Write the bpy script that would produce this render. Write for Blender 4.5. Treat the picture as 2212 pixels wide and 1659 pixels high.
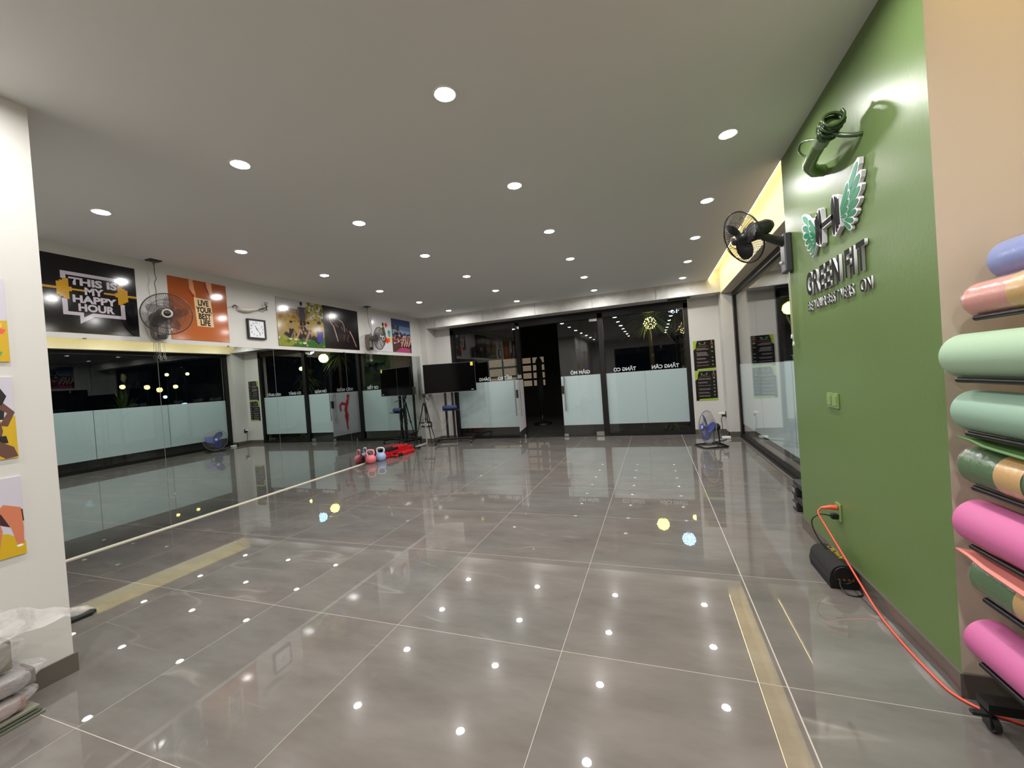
import bpy, bmesh, math, random
from mathutils import Vector, Matrix, noise as mnoise
random.seed(7)
PI = math.pi
for _o in list(bpy.data.objects):
    bpy.data.objects.remove(_o, do_unlink=True)
scene = bpy.context.scene
COL = scene.collection

# ------------------------------------------------------------------ camera
YAW, PITCH, ROLL = -0.33975, -0.01216, -0.07198
CAM_H, CEIL = 1.4194, 3.067
def _basis():
    f = Vector((math.sin(YAW), math.cos(YAW), 0)); r = Vector((math.cos(YAW), -math.sin(YAW), 0)); u = Vector((0, 0, 1))
    f2 = f*math.cos(PITCH)+u*math.sin(PITCH); u2 = u*math.cos(PITCH)-f*math.sin(PITCH)
    r3 = r*math.cos(ROLL)+u2*math.sin(ROLL); u3 = u2*math.cos(ROLL)-r*math.sin(ROLL)
    return r3, u3, f2
_r, _u, _f = _basis()
cam = bpy.data.cameras.new('camera'); cam_o = bpy.data.objects.new('camera', cam); COL.objects.link(cam_o)
cam.sensor_width = 36.0; cam.sensor_fit = 'HORIZONTAL'; cam.lens = 870.81/2212*36.0
cam.clip_start = 0.02; cam.clip_end = 200
m4 = Matrix((( _r.x, _u.x, -_f.x, 0), (_r.y, _u.y, -_f.y, 0), (_r.z, _u.z, -_f.z, CAM_H), (0, 0, 0, 1)))
cam_o.matrix_world = m4
scene.camera = cam_o

# ------------------------------------------------------------------ world, exposure, lamp power
world = bpy.data.worlds.new('night_sky'); scene.world = world; world.use_nodes = True
world.node_tree.nodes['Background'].inputs[0].default_value = (0.004, 0.005, 0.008, 1)
world.node_tree.nodes['Background'].inputs[1].default_value = 0.25
scene.view_settings.view_transform = 'Standard'; scene.view_settings.look = 'None'
scene.view_settings.exposure = 0.1; scene.view_settings.gamma = 1.0; scene.view_settings.use_curve_mapping = False
DOWNLIGHT_W = 12.8
DOWNLIGHT_COL = (1.0, 0.98, 0.95)
LED_STRENGTH = 85.0
try:
    scene.cycles.transparent_max_bounces = 24
    scene.cycles.max_bounces = 12
    scene.cycles.glossy_bounces = 8
    scene.cycles.diffuse_bounces = 5
    scene.cycles.caustics_reflective = False
    scene.cycles.caustics_refractive = False
    scene.cycles.sample_clamp_indirect = 6.0
except Exception:
    pass

# ------------------------------------------------------------------ materials
def srgb(r, g, b):
    def c(v):
        v /= 255.0
        return v/12.92 if v <= 0.04045 else ((v+0.055)/1.055)**2.4
    return (c(r), c(g), c(b), 1.0)
MATS = {}
def mat(name, col, rough=0.5, metal=0.0, spec=0.5, coat=0.0, emit=None, estr=0.0, bump=0.0, bscale=80.0, var=0.0, vscale=6.0, trans=0.0, alpha=1.0):
    if name in MATS: return MATS[name]
    m = bpy.data.materials.new(name); m.use_nodes = True
    nt = m.node_tree; b = nt.nodes['Principled BSDF']
    if len(col) == 3: col = (*col, 1)
    b.inputs['Base Color'].default_value = col; b.inputs['Roughness'].default_value = rough
    b.inputs['Metallic'].default_value = metal; b.inputs['Specular IOR Level'].default_value = spec
    b.inputs['Coat Weight'].default_value = coat; b.inputs['Coat Roughness'].default_value = 0.08
    b.inputs['Transmission Weight'].default_value = trans; b.inputs['Alpha'].default_value = alpha
    if emit:
        b.inputs['Emission Color'].default_value = emit if len(emit) == 4 else (*emit, 1); b.inputs['Emission Strength'].default_value = estr
    tc = None
    if bump or var:
        tc = nt.nodes.new('ShaderNodeTexCoord')
    if bump:
        n = nt.nodes.new('ShaderNodeTexNoise'); n.inputs['Scale'].default_value = bscale; n.inputs['Detail'].default_value = 3
        bp = nt.nodes.new('ShaderNodeBump'); bp.inputs['Strength'].default_value = bump; bp.inputs['Distance'].default_value = 0.004
        nt.links.new(tc.outputs['Object'], n.inputs['Vector']); nt.links.new(n.outputs['Fac'], bp.inputs['Height']); nt.links.new(bp.outputs['Normal'], b.inputs['Normal'])
    if var:
        n2 = nt.nodes.new('ShaderNodeTexNoise'); n2.inputs['Scale'].default_value = vscale; n2.inputs['Detail'].default_value = 5
        mx = nt.nodes.new('ShaderNodeMix'); mx.data_type = 'RGBA'
        mx.inputs[6].default_value = tuple(c*(1-var) for c in col[:3])+(1,); mx.inputs[7].default_value = tuple(min(1, c*(1+var)) for c in col[:3])+(1,)
        nt.links.new(tc.outputs['Object'], n2.inputs['Vector']); nt.links.new(n2.outputs['Fac'], mx.inputs[0]); nt.links.new(mx.outputs[2], b.inputs['Base Color'])
    MATS[name] = m
    return m

def schlick(nt, f0, normal=None):
    """two-sided Fresnel factor for thin panes (no internal reflection on the way out)"""
    L = nt.links.new; g = nt.nodes.new('ShaderNodeNewGeometry'); d = nt.nodes.new('ShaderNodeVectorMath'); d.operation = 'DOT_PRODUCT'
    L(g.outputs['Incoming'], d.inputs[0]); L(normal if normal is not None else g.outputs['Normal'], d.inputs[1])
    a = nt.nodes.new('ShaderNodeMath'); a.operation = 'ABSOLUTE'; L(d.outputs['Value'], a.inputs[0])
    s = nt.nodes.new('ShaderNodeMath'); s.operation = 'SUBTRACT'; s.inputs[0].default_value = 1.0; s.use_clamp = True; L(a.outputs[0], s.inputs[1])
    p = nt.nodes.new('ShaderNodeMath'); p.operation = 'POWER'; p.inputs[1].default_value = 5.0; L(s.outputs[0], p.inputs[0])
    m = nt.nodes.new('ShaderNodeMath'); m.operation = 'MULTIPLY_ADD'; m.inputs[1].default_value = 1-f0; m.inputs[2].default_value = f0; L(p.outputs[0], m.inputs[0])
    return m.outputs[0]

def glass_mat(name, tint=(0.965, 0.975, 0.972), ior=1.52, boost=1.0):
    m = bpy.data.materials.new(name); m.use_nodes = True; nt = m.node_tree; nt.nodes.clear()
    o = nt.nodes.new('ShaderNodeOutputMaterial'); mx = nt.nodes.new('ShaderNodeMixShader')
    t = nt.nodes.new('ShaderNodeBsdfTransparent'); t.inputs[0].default_value = (*tint, 1)
    g = nt.nodes.new('ShaderNodeBsdfGlossy'); g.inputs['Roughness'].default_value = 0.0; g.inputs['Color'].default_value = (1, 1, 1, 1)
    nt.links.new(schlick(nt, ((ior-1)/(ior+1))**2), mx.inputs[0]); nt.links.new(t.outputs[0], mx.inputs[1]); nt.links.new(g.outputs[0], mx.inputs[2]); nt.links.new(mx.outputs[0], o.inputs[0])
    MATS[name] = m
    return m

def film_mat():
    m = bpy.data.materials.new('frosted_film'); m.use_nodes = True; nt = m.node_tree; nt.nodes.clear()
    o = nt.nodes.new('ShaderNodeOutputMaterial'); mx = nt.nodes.new('ShaderNodeMixShader'); mx.inputs[0].default_value = 0.12
    d = nt.nodes.new('ShaderNodeBsdfDiffuse'); d.inputs[0].default_value = srgb(202, 218, 220)
    t = nt.nodes.new('ShaderNodeBsdfTranslucent'); t.inputs[0].default_value = srgb(202, 218, 220)
    nt.links.new(d.outputs[0], mx.inputs[1]); nt.links.new(t.outputs[0], mx.inputs[2]); nt.links.new(mx.outputs[0], o.inputs[0])
    MATS['frosted_film'] = m
    return m

def tile_mat():
    m = bpy.data.materials.new('polished_grey_tile'); m.use_nodes = True; nt = m.node_tree; L = nt.links.new
    b = nt.nodes['Principled BSDF']
    tc = nt.nodes.new('ShaderNodeTexCoord'); oi = nt.nodes.new('ShaderNodeObjectInfo')
    mul = nt.nodes.new('ShaderNodeMath'); mul.operation = 'MULTIPLY'; mul.inputs[1].default_value = 60
    L(oi.outputs['Random'], mul.inputs[0])
    add = nt.nodes.new('ShaderNodeVectorMath'); add.operation = 'ADD'; L(tc.outputs['Object'], add.inputs[0]); L(mul.outputs[0], add.inputs[1])
    rot = nt.nodes.new('ShaderNodeMapping'); rot.inputs['Rotation'].default_value = (0, 0, 0.6); rot.inputs['Scale'].default_value = (0.9, 2.6, 1); L(add.outputs[0], rot.inputs['Vector'])
    n1 = nt.nodes.new('ShaderNodeTexNoise'); n1.inputs['Scale'].default_value = 2.0; n1.inputs['Detail'].default_value = 9; n1.inputs['Roughness'].default_value = 0.62; L(rot.outputs[0], n1.inputs['Vector'])
    cr = nt.nodes.new('ShaderNodeValToRGB'); e = cr.color_ramp.elements
    e[0].position = 0.28; e[0].color = srgb(98, 94, 91); e[1].position = 0.72; e[1].color = srgb(118, 114, 111); L(n1.outputs['Fac'], cr.inputs[0])
    # warm / cool patches
    n3 = nt.nodes.new('ShaderNodeTexNoise'); n3.inputs['Scale'].default_value = 0.9; n3.inputs['Detail'].default_value = 2; L(add.outputs[0], n3.inputs['Vector'])
    mxa = nt.nodes.new('ShaderNodeMix'); mxa.data_type = 'RGBA'; mxa.blend_type = 'MULTIPLY'; mxa.inputs[0].default_value = 1.0
    cr3 = nt.nodes.new('ShaderNodeValToRGB'); e3 = cr3.color_ramp.elements; e3[0].position = 0.35; e3[0].color = (1.0, 0.955, 0.925, 1); e3[1].position = 0.65; e3[1].color = (0.93, 0.955, 0.94, 1)
    L(n3.outputs['Fac'], cr3.inputs[0]); L(cr.outputs[0], mxa.inputs[6]); L(cr3.outputs[0], mxa.inputs[7])
    # thin pale veins
    rot2 = nt.nodes.new('ShaderNodeMapping'); rot2.inputs['Rotation'].default_value = (0, 0, 0.45); rot2.inputs['Scale'].default_value = (0.32, 1.5, 1); L(add.outputs[0], rot2.inputs['Vector'])
    n2 = nt.nodes.new('ShaderNodeTexNoise'); n2.inputs['Scale'].default_value = 1.1; n2.inputs['Detail'].default_value = 3; n2.inputs['Roughness'].default_value = 0.4; L(rot2.outputs[0], n2.inputs['Vector'])
    s = nt.nodes.new('ShaderNodeMath'); s.operation = 'SUBTRACT'; s.inputs[1].default_value = 0.5; L(n2.outputs['Fac'], s.inputs[0])
    a = nt.nodes.new('ShaderNodeMath'); a.operation = 'ABSOLUTE'; L(s.outputs[0], a.inputs[0])
    cr2 = nt.nodes.new('ShaderNodeValToRGB'); e2 = cr2.color_ramp.elements; e2[0].position = 0.0; e2[0].color = (0.26, 0.26, 0.26, 1); e2[1].position = 0.006; e2[1].color = (0, 0, 0, 1); L(a.outputs[0], cr2.inputs[0])
    n5 = nt.nodes.new('ShaderNodeTexNoise'); n5.inputs['Scale'].default_value = 2.2; L(add.outputs[0], n5.inputs['Vector'])
    cr5 = nt.nodes.new('ShaderNodeValToRGB'); e5 = cr5.color_ramp.elements; e5[0].position = 0.5; e5[0].color = (0, 0, 0, 1); e5[1].position = 0.66; e5[1].color = (1, 1, 1, 1); L(n5.outputs['Fac'], cr5.inputs[0])
    vm = nt.nodes.new('ShaderNodeMath'); vm.operation = 'MULTIPLY'; L(cr2.outputs[0], vm.inputs[0]); L(cr5.outputs[0], vm.inputs[1])
    mxb = nt.nodes.new('ShaderNodeMix'); mxb.data_type = 'RGBA'; mxb.inputs[7].default_value = srgb(176, 168, 160); L(vm.outputs[0], mxb.inputs[0]); L(mxa.outputs[2], mxb.inputs[6])
    L(mxb.outputs[2], b.inputs['Base Color'])
    b.inputs['Roughness'].default_value = 0.012; b.inputs['IOR'].default_value = 1.58
    b.inputs['Coat Weight'].default_value = 0.12; b.inputs['Coat Roughness'].default_value = 0.16
    MATS['polished_grey_tile'] = m
    return m

def cement_mat():
    m = bpy.data.materials.new('cement_board'); m.use_nodes = True; nt = m.node_tree; L = nt.links.new; b = nt.nodes['Principled BSDF']
    tc = nt.nodes.new('ShaderNodeTexCoord'); n = nt.nodes.new('ShaderNodeTexNoise'); n.inputs['Scale'].default_value = 5; n.inputs['Detail'].default_value = 8; n.inputs['Roughness'].default_value = 0.65; n.inputs['Distortion'].default_value = 0.6
    L(tc.outputs['Object'], n.inputs['Vector'])
    cr = nt.nodes.new('ShaderNodeValToRGB'); e = cr.color_ramp.elements; e[0].position = 0.3; e[0].color = srgb(188, 187, 184); e[1].position = 0.7; e[1].color = srgb(216, 215, 211)
    L(n.outputs['Fac'], cr.inputs[0]); L(cr.outputs[0], b.inputs['Base Color']); b.inputs['Roughness'].default_value = 0.75
    MATS['cement_board'] = m
    return m

def plastic_mat(name='clear_wrap', white=0.12, bump=0.9, scale=22):
    m = bpy.data.materials.new(name); m.use_nodes = True; nt = m.node_tree; nt.nodes.clear(); L = nt.links.new
    o = nt.nodes.new('ShaderNodeOutputMaterial'); mx = nt.nodes.new('ShaderNodeMixShader'); mx2 = nt.nodes.new('ShaderNodeMixShader'); mx2.inputs[0].default_value = white
    t = nt.nodes.new('ShaderNodeBsdfTransparent'); t.inputs[0].default_value = (0.95, 0.95, 0.95, 1)
    d = nt.nodes.new('ShaderNodeBsdfDiffuse'); d.inputs[0].default_value = (0.85, 0.83, 0.82, 1)
    g = nt.nodes.new('ShaderNodeBsdfGlossy'); g.inputs['Roughness'].default_value = 0.12; g.inputs['Color'].default_value = (1, 1, 1, 1)
    tc = nt.nodes.new('ShaderNodeTexCoord'); n = nt.nodes.new('ShaderNodeTexNoise'); n.inputs['Scale'].default_value = scale; n.inputs['Detail'].default_value = 4
    bp = nt.nodes.new('ShaderNodeBump'); bp.inputs['Strength'].default_value = bump; bp.inputs['Distance'].default_value = 0.02
    L(tc.outputs['Object'], n.inputs['Vector']); L(n.outputs['Fac'], bp.inputs['Height']); L(bp.outputs['Normal'], g.inputs['Normal']); L(bp.outputs['Normal'], d.inputs['Normal'])
    L(t.outputs[0], mx2.inputs[1]); L(d.outputs[0], mx2.inputs[2]); L(schlick(nt, 0.05, bp.outputs['Normal']), mx.inputs[0]); L(mx2.outputs[0], mx.inputs[1]); L(g.outputs[0], mx.inputs[2]); L(mx.outputs[0], o.inputs[0])
    MATS[name] = m
    return m

M_TILE = tile_mat(); M_CEM = cement_mat(); M_FILM = film_mat(); M_GLASS = glass_mat('window_glass'); M_WRAP = plastic_mat('clear_wrap', 0.20, 0.6, 36)
M_WRAP2 = plastic_mat('tight_wrap', 0.03, 0.22, 30)
M_GROUT = mat('grout', srgb(176, 169, 160), 0.7)
M_WHITE = mat('white_wall_paint', srgb(199, 197, 193), 0.6, bump=0.05, bscale=60)
M_CEIL = mat('ceiling_paint', srgb(224, 224, 222), 0.8)
M_CREAM = mat('cream_board', srgb(232, 222, 198), 0.6, var=0.05, vscale=4)
M_BEIGE = mat('beige_wall_paint', srgb(206, 192, 174), 0.6)
M_GREEN = mat('green_wall_paint', srgb(98, 119, 72), 0.36, spec=0.2, bump=0.16, bscale=55)
M_BASE = mat('dark_baseboard', srgb(92, 86, 80), 0.2)
M_FRAME = mat('black_window_frame', srgb(22, 20, 19), 0.4, spec=0.3)
M_BLACK = mat('black_plastic', srgb(22, 22, 23), 0.4)
M_BLACKM = mat('black_metal', srgb(20, 20, 22), 0.35, metal=0.2)
M_STEEL = mat('brushed_steel', srgb(196, 194, 190), 0.25, metal=1.0)
M_WHITEP = mat('white_plastic', srgb(236, 235, 232), 0.35)
M_GREYP = mat('grey_plastic', srgb(120, 115, 108), 0.4)
M_MIRROR = mat('mirror_silver', (0.60, 0.655, 0.635), 0.0, metal=1.0)

# ------------------------------------------------------------------ mesh helpers
class MB:
    """collects simple solids into one mesh"""
    def __init__(self): self.v = []; self.f = []; self.mi = []; self.sm = []
    def _add(self, vs, fs, mi=0, smooth=False):
        o = len(self.v); self.v += [tuple(p) for p in vs]
        for f in fs: self.f.append(tuple(i+o for i in f)); self.mi.append(mi); self.sm.append(smooth)
    def box(self, a, b, mi=0, M=None):
        x0, y0, z0 = a; x1, y1, z1 = b
        vs = [Vector(p) for p in ((x0,y0,z0),(x1,y0,z0),(x1,y1,z0),(x0,y1,z0),(x0,y0,z1),(x1,y0,z1),(x1,y1,z1),(x0,y1,z1))]
        if M: vs = [M @ p for p in vs]
        self._add(vs, [(3,2,1,0),(4,5,6,7),(0,1,5,4),(1,2,6,5),(2,3,7,6),(3,0,4,7)], mi); return self
    def bbox(self, a, b, bev=0.01, mi=0, M=None):
        """box with chamfered edges"""
        bm = bmesh.new(); bmesh.ops.create_cube(bm, size=1)
        for v in bm.verts: v.co = Vector(((a[i]+b[i])/2+v.co[i]*(b[i]-a[i]) for i in range(3)))
        bmesh.ops.bevel(bm, geom=bm.edges[:], offset=bev, segments=2, profile=0.6, affect='EDGES')
        bm.verts.index_update()
        vs = [M @ v.co if M else v.co.copy() for v in bm.verts]; fs = [[v.index for v in f.verts] for f in bm.faces]; bm.free()
        self._add(vs, fs, mi, False); return self
    def tube(self, pts, r, n=8, mi=0, caps=True, closed=False, smooth=True):
        pts = [Vector(p) for p in pts]; k = len(pts)
        rs = r if isinstance(r, (list, tuple)) else [r]*k
        tang = []
        for i in range(k):
            if closed: t = pts[(i+1) % k]-pts[i-1]
            else: t = pts[min(i+1, k-1)]-pts[max(i-1, 0)]
            tang.append(t.normalized() if t.length > 1e-9 else Vector((0,0,1)))
        up = Vector((0,0,1)) if abs(tang[0].z) < 0.9 else Vector((1,0,0))
        nrm = (up - tang[0]*up.dot(tang[0])).normalized()
        rings = []
        for i in range(k):
            nrm = nrm - tang[i]*nrm.dot(tang[i])
            nrm = nrm.normalized() if nrm.length > 1e-6 else tang[i].orthogonal().normalized()
            bn = tang[i].cross(nrm)
            rings.append([pts[i]+(nrm*math.cos(2*PI*j/n)+bn*math.sin(2*PI*j/n))*rs[i] for j in range(n)])
        vs = [p for rg in rings for p in rg]; fs = []
        m = k if closed else k-1
        for i in range(m):
            i2 = (i+1) % k
            for j in range(n):
                j2 = (j+1) % n; fs.append((i*n+j, i*n+j2, i2*n+j2, i2*n+j))
        self._add(vs, fs, mi, smooth)
        if caps and not closed:
            self._add(rings[0], [tuple(range(n))[::-1]], mi); self._add(rings[-1], [tuple(range(n))], mi)
        return self
    def cyl(self, p0, p1, r0, r1=None, n=16, mi=0): return self.tube([p0, p1], [r0, r0 if r1 is None else r1], n, mi)
    def lathe(self, prof, n=24, mi=0, M=None, smooth=True):
        """prof: (radius, height) about local z"""
        vs = []; fs = []
        for r, z in prof:
            for j in range(n):
                p = Vector((r*math.cos(2*PI*j/n), r*math.sin(2*PI*j/n), z)); vs.append(M @ p if M else p)
        for i in range(len(prof)-1):
            for j in range(n):
                j2 = (j+1) % n; fs.append((i*n+j, i*n+j2, (i+1)*n+j2, (i+1)*n+j))
        self._add(vs, fs, mi, smooth); return self
    def torus(self, R, r, n=40, k=8, mi=0, M=None, z=0.0):
        pts = [Vector((R*math.cos(2*PI*i/n), R*math.sin(2*PI*i/n), z)) for i in range(n)]
        if M: pts = [M @ p for p in pts]
        return self.tube(pts, r, k, mi, closed=True)
    def prism(self, poly, d0, d1, M=None, mi=0, mi_side=None, smooth=False):
        """poly in local xy, extruded along local z"""
        n = len(poly); vs = [Vector((p[0], p[1], d0)) for p in poly]+[Vector((p[0], p[1], d1)) for p in poly]
        if M: vs = [M @ p for p in vs]
        self._add(vs, [tuple(range(n))[::-1], tuple(range(n, 2*n))], mi)
        self._add(vs, [(i, (i+1) % n, n+(i+1) % n, n+i) for i in range(n)], mi if mi_side is None else mi_side, smooth); return self
    def sphere(self, c, r, n=12, k=8, mi=0, sc=(1,1,1)):
        prof = [(math.sin(PI*i/k), -math.cos(PI*i/k)) for i in range(k+1)]
        vs = []; fs = []
        for a, z in prof:
            for j in range(n): vs.append((c[0]+r*sc[0]*a*math.cos(2*PI*j/n), c[1]+r*sc[1]*a*math.sin(2*PI*j/n), c[2]+r*sc[2]*z))
        for i in range(k):
            for j in range(n): fs.append((i*n+j, i*n+(j+1) % n, (i+1)*n+(j+1) % n, (i+1)*n+j))
        self._add(vs, fs, mi, True); return self
    def mesh(self, name, mats):
        me = bpy.data.meshes.new(name); me.from_pydata(self.v, [], self.f)
        me.polygons.foreach_set('material_index', self.mi); me.polygons.foreach_set('use_smooth', self.sm)
        for m in (mats if isinstance(mats, (list, tuple)) else [mats]): me.materials.append(m)
        bm = bmesh.new(); bm.from_mesh(me); bmesh.ops.recalc_face_normals(bm, faces=bm.faces[:]); bm.to_mesh(me); bm.free()
        me.update(); return me
    def build(self, name, mats, parent=None): return link(name, self.mesh(name, mats), parent)

def cr(pts, n=5):
    """smooth path through the points"""
    P = [Vector(p) for p in pts]; out = []
    for i in range(len(P)-1):
        a, b, c, d = P[max(i-1, 0)], P[i], P[i+1], P[min(i+2, len(P)-1)]
        for k in range(n):
            t = k/n; out.append(0.5*((2*b)+(c-a)*t+(2*a-5*b+4*c-d)*t*t+(3*b-a-3*c+d)*t**3))
    return out+[P[-1]]

def link(name, data, parent=None, M=None):
    o = bpy.data.objects.new(name, data); COL.objects.link(o)
    if parent is not None: o.parent = parent
    if M is not None: o.matrix_local = M
    return o
def tag(o, label, cat, group=None):
    o['label'] = label; o['category'] = cat
    if group: o['group'] = group
    return o
def thing(name, label, cat, loc=(0,0,0), rotz=0.0, group=None, M=None):
    o = bpy.data.objects.new(name, None); COL.objects.link(o); o.empty_display_size = 0.1
    if M is not None: o.matrix_world = M
    else: o.location = loc; o.rotation_euler = (0, 0, rotz)
    return tag(o, label, cat, group)
def struct(o, label=None):
    o['kind'] = 'structure'
    if label: o['label'] = label
    return o
def sempty(name, label, loc=(0,0,0), rotz=0.0):
    o = bpy.data.objects.new(name, None); COL.objects.link(o); o.location = loc; o.rotation_euler = (0,0,rotz); o.empty_display_size = 0.1
    return struct(o, label)
def copy_tree(root, loc=None, M=None):
    r = root.copy(); COL.objects.link(r)
    if loc is not None: r.location = loc
    if M is not None: r.matrix_world = M
    for ch in root.children:
        c = ch.copy(); COL.objects.link(c); c.parent = r
        for g in ch.children:
            d = g.copy(); COL.objects.link(d); d.parent = c
    return r
def axes(origin, X, Y, Z):
    X, Y, Z = Vector(X).normalized(), Vector(Y).normalized(), Vector(Z).normalized()
    return Matrix(((X.x, Y.x, Z.x, origin[0]), (X.y, Y.y, Z.y, origin[1]), (X.z, Y.z, Z.z, origin[2]), (0,0,0,1)))
def facing(origin, d):
    """matrix whose local z points along d, local y as near up as possible"""
    Z = Vector(d).normalized(); X = Vector((0,0,1)).cross(Z).normalized(); Y = Z.cross(X)
    return axes(origin, X, Y, Z)
def text_mesh(body, size, depth=0.0, mats=None, bold=0.0, sx=1.0, shear=0.0, side=None):
    cu = bpy.data.curves.new('t', 'FONT'); cu.body = body; cu.size = size; cu.extrude = depth/2; cu.offset = bold; cu.shear = shear; cu.resolution_u = 3
    o = bpy.data.objects.new('t', cu); COL.objects.link(o)
    dg = bpy.context.evaluated_depsgraph_get(); dg.update()
    me = bpy.data.meshes.new_from_object(o.evaluated_get(dg)); bpy.data.objects.remove(o, do_unlink=True); bpy.data.curves.remove(cu)
    me.materials.clear()
    for m in mats: me.materials.append(m)
    for v in me.vertices: v.co.x *= sx; v.co.z += depth/2
    me.update()
    for p in me.polygons: p.material_index = 0 if (abs(p.normal.z) > 0.7 or len(mats) == 1) else 1
    return me
def mesh_w(me):
    xs = [v.co.x for v in me.vertices]; return min(xs), max(xs)
def ordinal(i): return ['first', 'second', 'third', 'fourth', 'fifth', 'sixth', 'seventh', 'eighth', 'ninth', 'tenth', 'eleventh', 'twelfth', 'thirteenth', 'fourteenth'][i]

# ------------------------------------------------------------------ the setting
MX = -5.37            # mirror wall
GX = 1.10             # green wall
GY0, GY1 = 2.11, 3.95
FY = 9.18             # glass front
YB = -3.5             # wall behind the camera
SOF = 2.81

floor = struct(MB().box((-5.6, YB-0.2, -0.06), (1.75, 9.25, -0.0004)).build('floor', M_GROUT), 'polished grey porcelain tile floor')
tile_cache = {}
xs = [-5.54+k for k in range(0, 8)]; ys = [-4.0+k for k in range(0, 15)]
for i, x in enumerate(xs):
    for j, y in enumerate(ys):
        g0 = 0.003 if abs(x-0.46) < 0.02 else 0.0013; g1 = 0.003 if abs(x+1-0.46) < 0.02 else 0.0013
        x0, x1, y0, y1 = max(x+g0, MX), min(x+1-g1, 1.62), max(y+0.0016, YB), min(y+0.9984, 9.24)
        if x1-x0 < 0.02 or y1-y0 < 0.02: continue
        if x1 < -3.1 and y1 < 1.2: continue
        key = (round(x1-x0, 4), round(y1-y0, 4))
        if key not in tile_cache: tile_cache[key] = MB().box((0, 0, -0.012), (key[0], key[1], 0)).mesh('tile', M_TILE)
        link('tile', tile_cache[key], floor, Matrix.Translation((x0, y0, 0)))

struct(MB().box((MX-0.1, YB, CEIL), (GX, 8.72, CEIL+0.015)).build('ceiling', M_CEIL), 'plain painted ceiling with rows of recessed downlights')
struct(MB().box((0.7, YB, 3.24), (1.8, 8.75, 3.28)).box((0.7, YB, CEIL+0.015), (0.72, 8.72, 3.24)).build('trim_1', M_CREAM), 'raised cove along the ceiling edge over the window side')

struct(MB().box((MX-0.2, 1.23, 0), (MX, 9.4, 3.3)).build('wall_left', M_WHITE), 'white wall above the mirror')
struct(MB().box((MX-0.2, YB, 0), (-3.08, 1.23, 3.3)).build('wall_front_left', M_WHITE), 'white wall end with photo boards at the left')
struct(MB().box((-3.3, YB, 0), (-3.068, 1.242, 0.1)).build('baseboard_front_left', M_BASE))
struct(MB().box((MX, 8.66, 0), (-5.2, 9.4, 3.3)).box((-5.2, 9.1, 0), (-4.79, 9.4, 3.3)).build('wall_far_left', M_WHITE), 'white corner column left of the glass front')
struct(MB().box((MX, 8.648, 0), (-5.188, 8.66, 0.1)).box((-5.2, 8.66, 0), (-5.188, 9.1, 0.1)).box((-5.2, 9.088, 0), (-4.79, 9.1, 0.1)).build('baseboard_far_left', M_BASE))
struct(MB().box((0.735, 9.13, 0), (1.32, 9.4, 3.3)).box((1.30, 8.72, 0), (1.75, 9.4, 3.3)).build('wall_far_right', M_WHITE), 'white corner wall carrying the two rule posters')
struct(MB().box((0.735, 9.118, 0), (1.29, 9.13, 0.1)).box((1.288, 8.708, 0), (1.30, 9.13, 0.1)).box((1.288, 8.708, 0), (1.49, 8.72, 0.1)).build('baseboard_far_right', M_BASE))
struct(MB().box((1.30, GY1, 2.78), (1.75, 8.72, 3.24)).build('wall_right_lintel', M_CREAM), 'cream lintel over the side window, lit by the cove')
# green wall: green on its room face, beige on the face turned to the camera
g = MB(); g.box((GX, GY0, 0), (1.75, GY1, 3.24))
green = g.build('wall_right', [M_GREEN, M_BEIGE]); struct(green, 'green accent wall with the winged dumbbell sign, beige on its end')
for p in green.data.polygons: p.material_index = 0 if p.normal.x < -0.9 else 1
struct(MB().box((GX-0.012, GY0-0.012, 0), (GX, GY1, 0.1)).box((GX, GY0-0.012, 0), (1.62, GY0, 0.1)).build('baseboard_right', M_BASE))
struct(MB().box((1.62, YB, 0), (1.75, GY0, 3.24)).build('wall_front_right', M_BEIGE))
# wall behind the camera: dark glass front under a cement lintel
struct(MB().box((-3.1, YB-0.15, 0), (-1.9, YB, 3.3)).box((-1.9, YB-0.15, 2.6), (1.75, YB, 3.3)).build('wall_back', M_WHITE))
wb = sempty('window_3', 'dark glass front behind the camera')
MB().box((-1.9, YB-0.06, 0), (1.7, YB-0.05, 2.6)).build('pane', mat('night_glass', srgb(12, 13, 15), 0.03), wb)
for xx in (-1.9, -0.1, 1.66): MB().box((xx, YB-0.08, 0), (xx+0.06, YB+0.01, 2.6)).build('frame_bar', M_FRAME, wb)

# cement soffit over the glass front
sof = struct(MB().box((MX, 8.722, SOF), (1.30, 9.4, 3.24)).build('trim_2', M_CEM), 'grey cement soffit above the glass front')
sx = [MX, -4.96, -3.687, -2.414, -1.144, 0.129, 1.30]
for a, b in zip(sx[:-1], sx[1:]):
    if b-a < 0.01: continue
    bm_ = MB().box((a+0.004 if a > MX else a, 8.70, SOF-0.004), (b-0.004 if b < 1.29 else b, 8.721, CEIL+0.002 if b < 1.29 else CEIL+0.002))
    bm_.build('panel', M_CEM, sof)
MB().box((GX, 8.70, CEIL+0.002), (1.30, 8.721, 3.24)).build('panel', M_CREAM, sof)
MB().box((0.35, 8.86, SOF-0.006), (0.78, 9.02, SOF+0.0)).build('slot', M_BLACK, sof)

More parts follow.
